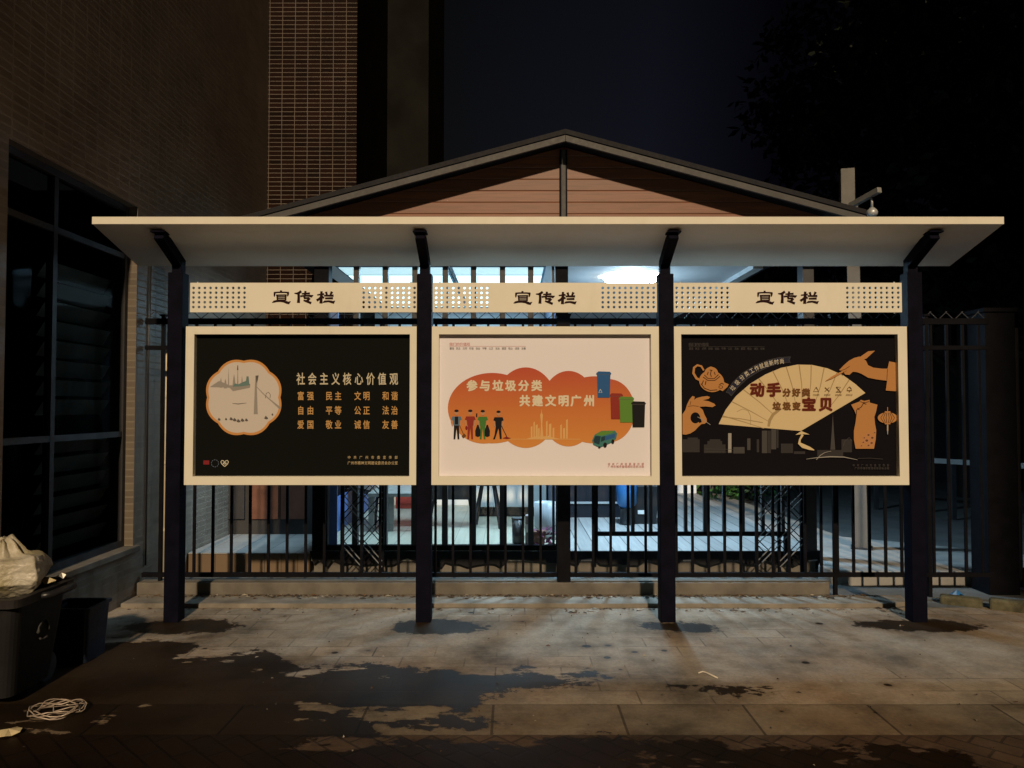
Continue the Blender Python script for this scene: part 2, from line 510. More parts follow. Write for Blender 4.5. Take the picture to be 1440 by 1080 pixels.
# ------------------------------------------------------------------ lettering
_gly = {}
def _raw(ch):
    cu = bpy.data.curves.new('glyph', 'FONT'); cu.body = ch; cu.resolution_u = 3
    o = bpy.data.objects.new('glyph', cu); C.objects.link(o)
    me = bpy.data.meshes.new_from_object(o.evaluated_get(bpy.context.evaluated_depsgraph_get()))
    v = [(q.co.x, q.co.y) for q in me.vertices]
    f = [tuple(q.vertices) for q in me.polygons]
    bpy.data.objects.remove(o); bpy.data.curves.remove(cu); bpy.data.meshes.remove(me)
    return v, f
_box = _raw('国')[0]
_cx = (min(q[0] for q in _box) + max(q[0] for q in _box)) / 2
_cy = (min(q[1] for q in _box) + max(q[1] for q in _box)) / 2
_em = (max(q[1] for q in _box) - min(q[1] for q in _box)) / .92
def glyph(ch):
    if ch not in _gly:
        v, f = _raw(ch)
        _gly[ch] = [((x-_cx)/_em, (y-_cy)/_em) for x, y in v], f
    return _gly[ch]

class Print:
    """flat print on a sheet standing at depth d; shapes are given in the enlarged-photo units of region (x0, y0) with scale k"""
    def __init__(s, x0, y0, k, d):
        s.x0, s.y0, s.k, s.d = x0, y0, k, d
        s.mb = MB(); s.mats = []; s.lay = 0
    def mi(s, mat):
        if mat not in s.mats: s.mats.append(mat)
        return s.mats.index(mat)
    def P(s, x, y, lift):
        p = A(s.x0 + x/s.k, s.y0 + y/s.k, s.d)
        return (p.x, s.d - lift, p.z)
    def poly(s, pts, mat, up=True):
        if up: s.lay += 1
        l = .0007 + s.lay * .00006
        n = len(pts)
        ar = sum(pts[i][0]*pts[(i+1) % n][1] - pts[(i+1) % n][0]*pts[i][1] for i in range(n))
        if ar > 0: pts = pts[::-1]       # image y runs down: keep the face towards the street
        s.mb.add([s.P(x, y, l) for x, y in pts], [tuple(range(n))], s.mi(mat))
    def ell(s, cx, cy, rx, ry, mat, n=28, a0=0, a1=360, rot=0):
        pts = []
        full = (a1 - a0) >= 360
        for i in range(n if full else n+1):
            t = R(a0 + (a1-a0)*i/n); x, y = rx*math.cos(t), ry*math.sin(t)
            c, q = math.cos(R(rot)), math.sin(R(rot))
            pts.append((cx + x*c - y*q, cy + x*q + y*c))
        s.poly(pts, mat)
    def line(s, pts, w, mat):
        """stroke with a width, or one width per point"""
        ws = w if isinstance(w, (list, tuple)) else [w]*len(pts)
        L, Rr = [], []
        for i, (x, y) in enumerate(pts):
            a = pts[max(i-1, 0)]; b = pts[min(i+1, len(pts)-1)]
            dx, dy = b[0]-a[0], b[1]-a[1]; q = math.hypot(dx, dy) or 1
            nx, ny = -dy/q*ws[i]/2, dx/q*ws[i]/2
            L.append((x+nx, y+ny)); Rr.append((x-nx, y-ny))
        s.lay += 1
        for i in range(len(pts)-1):
            s.poly([L[i], L[i+1], Rr[i+1], Rr[i]], mat, False)
    def rect(s, x0, y0, x1, y1, mat): s.poly([(x0,y0),(x1,y0),(x1,y1),(x0,y1)], mat)
    def ch(s, c, cx, cy, w, h, mat, bold=0, rot=0):
        v, f = glyph(c)
        offs = [(0, 0)] + ([(bold*math.cos(t*math.pi/4), bold*math.sin(t*math.pi/4)) for t in range(8)] if bold else [])
        ca, sa = math.cos(R(rot)), math.sin(R(rot))
        for ox, oy in offs:
            s.lay += 1
            l = .0007 + s.lay * .00006
            pts = []
            for x, y in v:
                X, Y = (x+ox)*w, -(y+oy)*h
                pts.append(s.P(cx + X*ca - Y*sa, cy + X*sa + Y*ca, l))
            s.mb.add(pts, f, s.mi(mat))
        s.lay -= len(offs) - 1 if bold else 0
        s.lay -= 1
    def text(s, st_, xs, cy, w, h, mat, bold=0):
        if isinstance(xs, tuple):
            n = len(st_); xs = [xs[0] + (xs[1]-xs[0])*i/(n-1) for i in range(n)]
        for c, x in zip(st_, xs):
            if c != ' ': s.ch(c, x, cy, w, h, mat, bold)
        s.lay += 10
    def done(s, name, par):
        return part(s.mb, name, s.mats, par, recalc=False)

# ------------------------------------------------------------------ the notice board
DF = 5.78                                   # front of the display frames
nb = thing('notice_board', (.25, 5.84, 0), 'navy posted street notice board with three framed posters under a long cream canopy', 'notice board')
POST = [(233.5, 254.5), (585.5, 606.5), (927.5, 948.5), (1279, 1300)]
HEADZ0, HEADZ1 = AZ(439, DF), AZ(397.5, DF)
for i, (pa0, pa1) in enumerate(POST):
    x0, x1 = AX(pa0, DF-.01), AX(pa1, DF-.01)
    y0, y1 = DF-.012, DF+.108
    mb = MB()
    ztop = AZ(383 if i not in (1, 2) else 385, DF)
    mb.box(x0, x1, y0, y1, -.03, ztop)
    xm = (x0+x1)/2
    pst = part(mb, 'post', M['navy'], nb, .006)
    br = MB()
    zs = ztop
    # neck, elbow and the arm that carries the canopy
    tip = Vector((xm, 5.50, 2.853)); el = Vector((xm, DF+.05, 2.70))
    br.bar((xm, DF+.05, zs-.02), (xm, DF+.05, 2.715), .075, .075)
    br.bar(el + Vector((0, .03, -.012)), tip, .07, .085)
    br.box(xm-.05, xm+.05, 5.46, 5.60, 2.855, 2.868)
    part(br, 'bracket', M['navy'], pst, .004)

# canopy: a thin tilted tray, front lip higher than the back
cx0, cx1 = AX(125, 5.40), AX(1417, 5.40)
cn = MB()
yb, yf = 6.08, 5.40
zb, zf = AZ(374.5, yb), AZ(315, yf)
cn.add([(cx0, yf, zf), (cx1, yf, zf), (cx1, yb, zb), (cx0, yb, zb), (cx0, yf, zf+.052), (cx1, yf, zf+.052), (cx1, yb, zb+.052), (cx0, yb, zb+.052)],
       [(0,3,2,1), (4,5,6,7)] + [(1,2,6,5), (2,3,7,6), (3,0,4,7)], 0)
cn.add([(cx0, yf, zf), (cx1, yf, zf), (cx1, yf, zf+.052), (cx0, yf, zf+.052)], [(0,1,2,3)], 1)
part(cn, 'canopy', [M['paint_white'], M['cream']], nb, .003)

PANX = [(265, 587), (608, 925), (948, 1271)]
FRAX = [(260, 585.5), (607, 927.5), (948.5, 1277)]
INX = [(272, 576), (617, 916), (958.5, 1264)]
frz0, frz1 = AZ(682, DF), AZ(459, DF)
inz0, inz1 = AZ(670, DF), AZ(470, DF)

def sign_panel(k):
    x0, x1 = AX(PANX[k][0], DF), AX(PANX[k][1], DF)
    y0, y1 = DF+.004, DF+.018
    z0, z1 = HEADZ0, HEADZ1
    mb = MB()
    pitch = AX(728, DF) - AX(720, DF)
    rows, cols = 5, 10
    zp = (z1 - z0) * .162
    zc = (z0 + z1) / 2
    zg0, zg1 = zc - 2.5*zp, zc + 2.5*zp
    hr = .0106
    def block(bx):
        for c in range(cols):
            for r in range(rows):
                ax, bx2 = bx + c*pitch, bx + (c+1)*pitch
                az, bz = zg0 + r*zp, zg0 + (r+1)*zp
                mx, mz = (ax+bx2)/2, (az+bz)/2
                sq = [(bx2, mz), (bx2, bz), (mx, bz), (ax, bz), (ax, mz), (ax, az), (mx, az), (bx2, az)]
                ci = [(mx + hr*math.cos(t*math.pi/4), mz + hr*math.sin(t*math.pi/4)) for t in range(8)]
                v = [(x, y0, z) for x, z in sq+ci] + [(x, y1, z) for x, z in sq+ci]
                f = []
                for t in range(8):
                    u = (t+1) % 8
                    f.append((t, 8+t, 8+u, u)); f.append((16+t, 16+u, 24+u, 24+t)); f.append((8+t, 24+t, 24+u, 8+u))
                mb.add(v, f, 0)
    bl = x0 + .004
    brt = x1 - .004 - cols*pitch
    block(bl); block(brt)
    def fb(xa, xb, za, zb):
        mb.add([(xa,y0,za),(xb,y0,za),(xb,y0,zb),(xa,y0,zb)], [(0,1,2,3)], 0)
        mb.add([(xa,y1,za),(xb,y1,za),(xb,y1,zb),(xa,y1,zb)], [(3,2,1,0)], 0)
    fb(x0, bl, z0, z1); fb(brt+cols*pitch, x1, z0, z1)
    for b in (bl, brt):
        fb(b, b+cols*pitch, z0, zg0); fb(b, b+cols*pitch, zg1, z1)
    fb(bl+cols*pitch, brt, z0, z1)
    mb.add([(x0,y0,z0),(x1,y0,z0),(x1,y1,z0),(x0,y1,z0),(x0,y0,z1),(x1,y0,z1),(x1,y1,z1),(x0,y1,z1)],
           [(0,3,2,1),(4,5,6,7),(1,2,6,5),(3,0,4,7)], 0)
    p = part(mb, 'sign_panel', M['cream'], nb, recalc=False)
    dxc = (0, 339.5, 680)[k]
    pr = Print(380 + dxc, 395 + (0, 1, .5)[k], 14.4, y0)
    L = M['letter']
    S = lambda pts, ws: pr.line(pts, [q*1.55 + 4 for q in (ws if isinstance(ws, list) else [ws]*len(pts))], L)
    def nxt():
        pr.done('character', p); pr.mb = MB(); pr.mats = []
    S([(222,192),(216,232)], [22,30])
    S([(78,240),(150,232),(300,232),(378,240)], [20,18,18,22]); S([(92,234),(86,290),(84,322)], [26,20,8]); S([(362,234),(360,285),(350,315)], [30,20,8])
    S([(118,290),(335,286)], 17); S([(140,285),(148,398)], [20,18]); S([(316,285),(312,398)], [20,18]); S([(148,322),(316,320)], 13); S([(148,354),(316,352)], 13); S([(140,388),(320,386)], 14)
    S([(40,440),(80,420),(135,408),(210,408),(280,418),(330,435),(375,448),(415,412)], [6,26,26,24,26,34,34,3])
    nxt()
    S([(630,208),(590,238),(545,256),(490,252)], [30,30,24,10]); S([(575,245),(578,350),(572,447)], [30,32,38])
    S([(638,262),(805,252)], [16,24]); S([(608,312),(700,300),(790,300),(835,312),(875,292)], [22,20,24,34,4])
    S([(716,205),(706,270),(690,345)], [26,26,24]); S([(680,352),(795,345)], [22,22]); S([(800,345),(768,385),(735,412)], [32,30,22])
    S([(675,395),(720,408),(780,430),(832,452)], [16,26,28,30])
    nxt()
    S([(952,284),(1092,268)], [14,24]); S([(1040,210),(1034,330),(1028,458)], [28,34,38]); S([(1034,310),(1000,360),(942,398)], [16,28,30]); S([(1042,300),(1062,330),(1092,350)], [18,26,16])
    S([(1130,222),(1152,288)], [30,20]); S([(1252,218),(1216,290)], [32,18]); S([(1092,300),(1285,298)], [20,26]); S([(1112,355),(1272,351)], [20,26])
    S([(1066,440),(1100,420),(1180,412),(1240,424),(1280,436),(1314,402)], [6,24,22,30,36,3])
    nxt()
for k in range(3): sign_panel(k)

def display(k):
    x0, x1 = AX(FRAX[k][0], DF), AX(FRAX[k][1], DF)
    i0, i1 = AX(INX[k][0], DF), AX(INX[k][1], DF)
    mb = MB()
    y0, y1, yp = DF, DF+.10, DF+.05
    o = [(x0, frz0), (x1, frz0), (x1, frz1), (x0, frz1)]
    i = [(i0, inz0), (i1, inz0), (i1, inz1), (i0, inz1)]
    v = [(x, y0, z) for x, z in o] + [(x, y0, z) for x, z in i] + [(x, yp+.004, z) for x, z in i] + [(x, y1, z) for x, z in o]
    f = []
    for a in range(4):
        b = (a+1) % 4
        f += [(a, b, 4+b, 4+a), (4+a, 4+b, 8+b, 8+a), (12+b, 12+a, a, b)]
    f.append((15, 14, 13, 12))
    mb.add(v, f, 0)
    fr = part(mb, 'display_frame', M['cream'], nb, recalc=False)
    # corner screws along the top and bottom rails, standing slightly proud
    return yp, (i0, i1)

# --- colours of the prints
K = {}
def kk(n, c): K[n] = ink('print_' + n, c)
kk('black', (.0045, .005, .0045)); kk('ink', (.0055, .0045, .0065)); kk('paper', (.70, .675, .72)); kk('gold', (.52, .40, .22)); kk('orange_gold', (.46, .27, .10))
kk('pale_gold', (.50, .45, .33)); kk('medallion', (.50, .455, .41)); kk('rim', (.50, .24, .08)); kk('grey_wash', (.26, .24, .22)); kk('teal', (.12, .19, .18)); kk('dark_wash', (.10, .09, .085))
kk('red', (.42, .07, .05)); kk('deep_red', (.20, .02, .02)); kk('cream', (.62, .56, .42)); kk('brown_text', (.10, .018, .010)); kk('brown_halo', (.42, .20, .10)); kk('dark_brown', (.13, .06, .02))
kk('fan', (.57, .45, .26)); kk('fan_line', (.33, .24, .12)); kk('skin', (.42, .20, .07)); kk('skin_line', (.06, .025, .012)); kk('dim', (.035, .033, .034)); kk('dim2', (.06, .057, .055)); kk('lightgrey', (.28, .27, .25))
kk('navyband', (.02, .022, .04)); kk('green', (.06, .17, .04)); kk('bluebin', (.03, .10, .26)); kk('redbin', (.24, .035, .025)); kk('greenbin', (.10, .22, .04)); kk('blackbin', (.014, .014, .016))
kk('face', (.40, .24, .15)); kk('worker_blue', (.10, .16, .22)); kk('skyline', (.60, .36, .14)); kk('white', (.6, .58, .54)); kk('truck', (.05, .17, .16)); kk('truck_glass', (.02, .045, .06)); kk('tan', (.40, .30, .2))
kk('logo_red', (.20, .02, .025)); kk('logo_blue', (.10, .13, .2))

def mk_cloud():
    n = N('print_cloud_red_to_orange')
    sp = n.n('ShaderNodeSeparateXYZ'); n.l(n.pos(), sp.inputs[0])
    z0, z1 = AZ(450 + 760/4.235, DF), AZ(450 + 285/4.235, DF)
    t = n.math('DIVIDE', n.math('SUBTRACT', sp.outputs[2], z0), z1 - z0)
    return n.fin(n.ramp(t, [(0, (.56, .23, .05)), (.45, (.50, .16, .04)), (1, (.42, .07, .035))]), .7, 0, .2)
CLOUD = mk_cloud()

def sheet(pr, yp, ix, mat):
    x0, x1 = ix
    pr.mb.add([(x0-.004, yp, inz0-.004), (x1+.004, yp, inz0-.004), (x1+.004, yp, inz1+.004), (x0-.004, yp, inz1+.004)], [(0,1,2,3)], pr.mi(mat))

VALUES = '富强 民主 文明 和谐 自由 平等 公正 法治 爱国 敬业 诚信 友善'
def header_small(pr, x0, y, x1, xl, m1, m2, dy):
    pr.text('我们的价值观', (x0+8, x1-8), y, 21, 20, m1)
    pr.rect(x0-2, y+11.2, xl, y+12.4, m1)
    pr.text(VALUES, (x0+6, xl-6), y+dy, 13.5, 15, m2)

# --- poster 1: values
yp, ix = display(0)
pr = Print(250, 450, 4.114, yp); sheet(pr, yp, ix, K['black'])
def plum(r, n=160):
    return [(382 + r*(.955 + .065*abs(math.sin(4*t)))*math.cos(t), 448 - r*(.955 + .065*abs(math.sin(4*t)))*math.sin(t)) for t in [R(90) + 2*math.pi*i/n for i in range(n)]]
pr.poly(plum(222), K['rim']); pr.poly(plum(208), K['medallion'])
for (x, y, h, wd) in [(294,345,70,7),(347,345,84,8),(326,355,42,20),(250,362,30,14),(372,362,40,12),(276,366,26,18)]:
    pr.poly([(x-wd/2, y+30), (x-wd/4, y-h*.4), (x, y-h), (x+wd/4, y-h*.4), (x+wd/2, y+30)], K['grey_wash'])
pr.poly([(345,262),(349,262),(351,290),(343,290)], K['dark_wash'])
pr.poly([(185,388),(240,352),(300,378),(420,372),(418,392),(320,412),(300,392)], K['grey_wash'])
pr.poly([(318,386),(330,366),(350,372),(375,360),(395,352),(398,326),(410,326),(414,366),(420,376),(370,384)], K['teal'])
pr.poly([(450,322),(468,320),(462,350),(458,388),(463,545),(440,545),(446,388)], K['grey_wash'])
pr.poly([(450,322),(468,320),(463,350),(456,366)], K['dark_wash'])
pr.line([(458,388),(500,432),(545,470),(594,512)], [4,5,7,14], K['grey_wash'])
pr.line([(508,452),(512,424),(526,418),(536,432),(534,452)], 3, K['dark_wash'])
pr.line([(316,482),(350,486),(398,480)], [2,5,2], K['dark_wash'])
for x, y, a in [(240,574,9),(280,572,7),(310,572,11),(330,578,12),(352,584,12),(375,580,12),(398,578,10),(512,566,12),(548,545,6)]:
    pr.poly([(x-a, y+4), (x-a*.3, y-a), (x+a*.5, y-a*.4), (x+a, y+5), (x, y+9)], K['dark_wash'])
pr.text('社会主义核心价值观', [712,778,846,914,980,1048,1115,1182,1250], 342, 48, 70, K['pale_gold'], .018)
for row, y in (('富强民主文明和谐', 440), ('自由平等公正法治', 524), ('爱国敬业诚信友善', 606)):
    pr.text(row, [712,768,876,928,1041,1092,1203,1254], y, 38, 50, K['orange_gold'], .02)
pr.text('中共广州市委宣传部', (992, 1264), 795, 17, 19, K['gold'])
pr.text('广州市精神文明建设委员会办公室', (992, 1264), 827, 18, 20, K['gold'])
pr.rect(150, 812, 184, 836, K['logo_red'])
for i in range(10):
    t = 2*math.pi*i/10
    pr.line([(217+21*math.cos(t), 829+21*math.sin(t)), (217+21*math.cos(t+.42), 829+21*math.sin(t+.42))], 3, K['logo_blue'])
pr.line([(273,848),(256,832),(251,820),(257,812),(266,814),(273,822),(280,814),(289,812),(295,820),(290,832),(273,848)], 4, K['cream'])
pr.ell(273, 829, 11, 6, K['cream']); pr.ell(273, 829, 7, 3, K['teal'])
tag(pr.done('poster', nb), 'black poster with pale plum blossom medallion and gold lettering')

# --- poster 2: sorting waste
yp, ix = display(1)
pr = Print(600, 450, 4.235, yp); sheet(pr, yp, ix, K['paper'])
header_small(pr, 137, 145, 256, 590, K['red'], K['dark_wash'], 25)
for c in [(390,525,264,210),(590,522,190,240),(845,528,168,225),(1000,535,240,200),(1085,540,155,188),(340,540,200,196)]:
    pr.ell(*c, CLOUD, 60)
def skyline(x, y, h, wd): pr.poly([(x-wd/2, y), (x-wd/2, y-h), (x+wd/2, y-h*1.06), (x+wd/2, y)], K['skyline'])
for x, h, wd in [(625,70,10),(640,95,8),(655,80,12),(715,100,9),(735,85,14),(755,62,10),(800,80,9),(835,110,10),(818,60,12),(668,60,9)]: skyline(x, 706, h, wd)
pr.poly([(676,706),(681,620),(676,566),(682,552),(684,528),(686,552),(692,566),(688,620),(695,706)], K['skyline'])
pr.rect(490, 708, 915, 711, K['skyline'])
pr.poly([(590,708),(650,694),(720,692),(790,708)], K['skyline'])
pr.text('参与垃圾分类', [270,347,424,500,577,655], 392, 62, 64, K['cream'], .045)
pr.text('共建文明广州', [584,660,738,815,889,968], 482, 62, 66, K['cream'], .045)
def worker(x, top, leg, lean, shirt, trousers, tools):
    s_ = (712 - top) / 180
    H = lambda a: top + a*s_
    pr.poly([(x-24*s_+lean, H(150)), (x-16*s_, H(88)), (x+16*s_, H(88)), (x+lean*.2+20*s_, H(176)), (x+lean*.2+8*s_, H(176)), (x, H(110)), (x-22*s_+lean*1.4, H(178)), (x-34*s_+lean*1.4, H(178))] if leg else
            [(x-15*s_, H(88)), (x+15*s_, H(88)), (x+17*s_, H(178)), (x+6*s_, H(178)), (x, H(112)), (x-7*s_, H(178)), (x-18*s_, H(178))], K[trousers])
    pr.poly([(x-22*s_, H(42)), (x+22*s_, H(42)), (x+18*s_, H(96)), (x-18*s_, H(96))], K[shirt])
    for sgn in (-1, 1):
        pr.line([(x+sgn*20*s_, H(46)), (x+sgn*30*s_, H(75)), (x+sgn*24*s_, H(100))], [11*s_, 9*s_, 7*s_], K['face'])
        pr.line([(x+sgn*19*s_, H(44)), (x+sgn*27*s_, H(64))], [13*s_, 12*s_], K[shirt])
    pr.ell(x+lean*.1, H(20), 11*s_, 15*s_, K['face'])
    pr.ell(x+lean*.1, H(9), 13*s_, 8*s_, K['blackbin'])
worker(178, 532, 0, 0, 'worker_blue', 'blackbin', 0); pr.rect(168, 575, 188, 622, K['blackbin'])
worker(260, 532, 0, 0, 'redbin', 'redbin', 0)
worker(334, 534, 0, 0, 'green', 'green', 0)
worker(428, 538, 1, 0, 'blackbin', 'blackbin', 0)
pr.line([(196,628),(222,684)], 4, K['dark_brown']); pr.poly([(208,690),(226,676),(236,690),(218,704)], K['dark_brown'])
pr.ell(237, 642, 7, 12, K['deep_red']); pr.line([(298,556),(298,578)], 8, K['blackbin'])
for x in (305, 361):
    pr.poly([(x-4, 624), (x+4, 624), (x+16, 660), (x+15, 690), (x, 696), (x-15, 690), (x-16, 660)], K['blackbin'])
pr.line([(440,620),(480,700)], 4, K['blackbin']); pr.poly([(452,704),(475,694),(502,704),(478,708)], K['deep_red'])
# four plain kerbside bins and a collection truck
def bin2(x0, y0, x1, y1, mat, lid=12):
    pr.poly([(x0+2, y0+14), (x1-2, y0+14), (x1-6, y1), (x0+6, y1)], mat)
    pr.poly([(x0+10, y0), (x1-6, y0+2), (x1+3, y0+12), (x1+2, y0+17), (x0-3, y0+17), (x0-2, y0+10)], mat)
    pr.rect(x0, y0+17, x1, y0+19, K['dark_wash'])
bin2(1012, 306, 1096, 462, K['bluebin'])
pr.line([(1034,412),(1024,432),(1044,432),(1034,412)], 3, K['white'])
bin2(1092, 436, 1166, 590, K['redbin']); bin2(1146, 456, 1232, 610, K['greenbin']); bin2(1220, 484, 1302, 638, K['blackbin'])
pr.poly([(985,716),(1000,682),(1040,660),(1120,658),(1134,676),(1128,706),(1100,730),(1030,760),(992,742)], K['truck'])
pr.poly([(1004,684),(1040,662),(1118,660),(1104,672),(1040,690)], K['greenbin'])
pr.poly([(992,718),(1004,690),(1036,692),(1028,742),(998,732)], K['truck_glass']); pr.poly([(1040,696),(1064,690),(1060,716),(1036,726)], K['truck_glass'])
pr.poly([(1062,692),(1124,676),(1120,700),(1060,718)], K['bluebin'])
pr.ell(1062, 744, 11, 15, K['blackbin']); pr.ell(1108, 724, 9, 13, K['blackbin']); pr.ell(1028, 758, 7, 6, K['blackbin'])
pr.text('中共广州市委宣传部', (1086, 1286), 857, 14, 15, K['red'])
pr.text('广州市城市管理和综合执法局', (1086, 1286), 872, 15, 15, K['red'])
tag(pr.done('poster', nb), 'cream poster with an orange red cloud, street cleaners and coloured bins')

# --- poster 3: the folding fan
yp, ix = display(2)
pr = Print(940, 450, 4.114, yp); sheet(pr, yp, ix, K['ink'])
header_small(pr, 118, 142, 230, 556, K['dim2'], K['dim2'], 24)
# dim river front
for x0, y0, x1, y1, m in [(82,690,180,765,'dim'),(110,680,170,690,'dim'),(205,720,330,770,'dim'),(225,700,310,722,'dim'),(238,690,300,702,'dim'),(345,655,364,768,'lightgrey'),(375,735,440,772,'dim2'),(455,685,474,752,'dim2'),
                          (510,690,524,765,'dim'),(540,640,570,770,'dim2'),(572,640,592,770,'dim'),(594,632,622,748,'dim2'),(624,632,636,740,'dim'),(650,715,720,770,'dim'),(725,760,790,775,'dim'),(860,752,1010,790,'dim'),(1000,690,1060,765,'dim')]:
    pr.rect(x0, y0, x1, y1, K[m])
pr.poly([(936,750),(944,640),(950,540),(956,640),(964,750)], K['dim2']); pr.line([(1010,730),(1020,700),(1045,680),(1060,700)], 3, K['dim2'])
for y in (745, 760): pr.line([(205,y),(440,y+6)], 2, K['dim2'])
arc = [(290,602),(330,520),(390,440),(470,370),(560,315),(650,277),(745,258),(830,260),(920,280),(1010,320),(1080,370),(1138,422)]
pr.poly(arc + [(765,642)], K['fan'])
piv = Vector((790, 700))
for (x, y) in [(315,555),(365,472),(432,402),(520,338),(602,295),(680,270),(755,260),(825,262),(900,275),(975,303),(1045,345)]:
    q = Vector((x, y)); e = q.lerp(piv, .5)
    pr.line([(x, y), (q.lerp(piv,.25).x+6, q.lerp(piv,.25).y), (e.x, e.y)], [6,5,3], K['fan_line'])
pr.line([(310,560),(420,572),(545,594)], 5, K['fan_line']); pr.line([(395,530),(430,514),(460,526),(474,556),(474,606)], 3, K['fan_line'])
pr.line([(640,520),(605,546),(585,580),(578,616)], [14,18,18,14], K['fan_line'])
# ribbon and its curved writing
rb = [(332,418),(372,360),(430,305),(500,262),(575,232),(640,217),(706,213)]
rb2 = [(362,440),(402,388),(456,338),(522,298),(590,266),(645,250),(700,245)]
pr.poly(rb + rb2[::-1], K['navyband'])
pr.line(rb, 2.5, K['dim2']); pr.line(rb2, 2.5, K['dim2']); pr.line([(332,418),(350,420),(362,440)], 2.5, K['dim2']); pr.line([(706,213),(694,230),(706,250)], 2.5, K['dim2'])
pts = [(371,394),(397,362),(424,334),(452,312),(481,294),(510,279),(538,267),(566,257),(594,249),(624,243),(655,239)]
for i, c in enumerate('垃圾分类工作就是新时尚'):
    a = pts[max(i-1, 0)]; b = pts[min(i+1, 10)]
    pr.ch(c, pts[i][0], pts[i][1], 26, 31, K['cream'], 0, math.degrees(math.atan2(b[1]-a[1], b[0]-a[0])))
pr.lay += 10
for hal in (1, 0):
    m = K['brown_halo'] if hal else K['brown_text']; bo = .075 if hal else .05
    pr.text('动手', [512,608], 405, 80, 78, m, bo)
    pr.text('宝贝', [811,909], 489, 78, 76, m, bo)
    pr.text('分好类', [682,738,794], 420, 45, 45, K['brown_halo'] if hal else K['dark_brown'], bo)
    pr.text('垃圾变', [625,683,739], 499, 45, 45, K['brown_halo'] if hal else K['dark_brown'], bo)
DB = K['dark_brown']
pr.line([(852,388),(837,413),(867,413),(852,388)], 3.5, DB)
pr.line([(903,390),(928,413)], 3.5, DB); pr.line([(928,390),(903,413)], 3.5, DB)
pr.line([(968,388),(994,388),(972,414),(992,414),(968,388)], 3.5, DB); pr.line([(966,416),(996,416)], 3, DB)
pr.line([(1044,386),(1034,396),(1030,408),(1058,408),(1054,396),(1044,386)], 3.5, DB); pr.line([(1044,406),(1044,418)], 3, DB)
for s_, cx in (('可回收物',852),('有害垃圾',916),('厨余垃圾',981),('其他垃圾',1043)):
    pr.text(s_, (cx-14, cx+14), 433, 9.5, 10, DB)
SK, SL = K['skin'], K['skin_line']
# teapot
pr.ell(247, 355, 72, 62, SK, 36, rot=12)
pr.poly([(300,330),(322,362),(346,372),(338,388),(310,412),(285,398)], SK)
pr.line([(190,352),(160,338),(142,308),(146,276),(165,262),(188,268),(202,292)], [13,14,14,13,12,11,10], SK)
pr.ell(245, 310, 40, 38, SK); pr.ell(243, 282, 15, 12, SK)
for l in ([(205,318),(225,338),(262,340),(287,316)], [(198,330),(225,350),(266,350),(296,326)], [(186,368),(206,395),(240,408),(280,404)], [(246,292),(240,312),(246,330)], [(228,300),(222,318)], [(262,300),(268,318)], [(292,376),(304,366),(318,372)], [(236,290),(252,292)], [(200,350),(192,372)], [(215,352),(210,376)]):
    pr.line(l, 5, SL)
pr.ell(300, 388, 13, 9, SL); pr.ell(300, 388, 9, 6, SK)
# left hand, thumb and forefinger pinching a needle
pr.poly([(79,545),(96,520),(104,492),(118,462),(136,440),(150,444),(146,462),(160,452),(190,444),(222,440),(238,446),(230,456),(196,464),(230,470),(262,484),(270,494),(252,504),(212,500),(176,502),(196,520),(206,548),(218,570),(220,590),(206,600),(188,602),(170,618),(150,640),(124,656),(98,663),(79,661)], SK)
pr.ell(153, 566, 28, 32, K['ink'])
pr.poly([(150,560),(168,556),(186,574),(190,590),(178,596),(160,580)], K['ink'])
pr.line([(165,560),(200,578),(240,606)], 3, K['lightgrey'])
pr.line([(110,500),(140,496),(172,500)], 3, SL); pr.line([(128,470),(122,492)], 3, SL)
# right hand with a brush
pr.poly([(983,290),(1010,262),(1040,236),(1070,220),(1100,212),(1118,222),(1138,236),(1150,262),(1180,276),(1230,282),(1262,282),(1272,240),(1335,252),(1335,414),(1252,408),(1260,352),(1200,344),(1150,334),(1112,312),(1086,302),(1062,300),(1042,318),(1018,316),(1010,304),(1030,292),(1000,298)], SK)
pr.poly([(1098,218),(1150,182),(1190,178),(1140,224),(1118,230)], SK)
pr.line([(1060,275),(1020,292),(980,312),(940,334),(906,352)], [7,8,12,12,2], SK)
pr.line([(1044,268),(1016,286),(990,294)], 3, SL); pr.line([(1262,284),(1258,350)], 3, SL); pr.line([(1008,300),(1004,318)], 4, SL)
# sleeveless dress
pr.poly([(1052,490),(1100,472),(1108,462),(1128,468),(1158,462),(1160,478),(1204,490),(1196,530),(1186,560),(1190,600),(1197,640),(1194,690),(1184,744),(1078,744),(1068,690),(1068,640),(1078,590),(1082,555),(1072,525)], SK)
pr.line([(1128,474),(1110,504),(1084,520),(1080,560)], 5, SL); pr.line([(1120,480),(1140,488)], 5, SL); pr.line([(1088,510),(1100,520)], 5, SL); pr.line([(1104,472),(1126,480),(1156,472)], 4, SL)
for x, y, r_ in [(1150,664,14),(1172,680,16),(1140,696,18),(1168,710,15),(1120,706,10),(1186,650,9),(1150,724,12),(1110,726,8),(1126,680,9)]:
    pr.ell(x, y, r_, r_*.8, K['brown_halo'], 9); pr.ell(x+2, y+1, r_*.5, r_*.4, K['dark_brown'], 7)
# lantern
pr.line([(1262,504),(1262,532)], 4, SK); pr.rect(1246, 528, 1278, 536, SK)
pr.ell(1262, 566, 57, 32, SK, 32); pr.rect(1246, 596, 1278, 603, SK)
for dx, b in ((-40,-.9),(-24,-.5),(-9,-.2),(9,.2),(24,.5),(40,.9)):
    pr.line([(1262+dx*.5, 536), (1262+dx, 566), (1262+dx*.5, 596)], 3.5, SL)
pr.rect(1258, 604, 1266, 640, K['tan']); pr.line([(1262,640),(1262,662)], [7,3], K['lightgrey'])
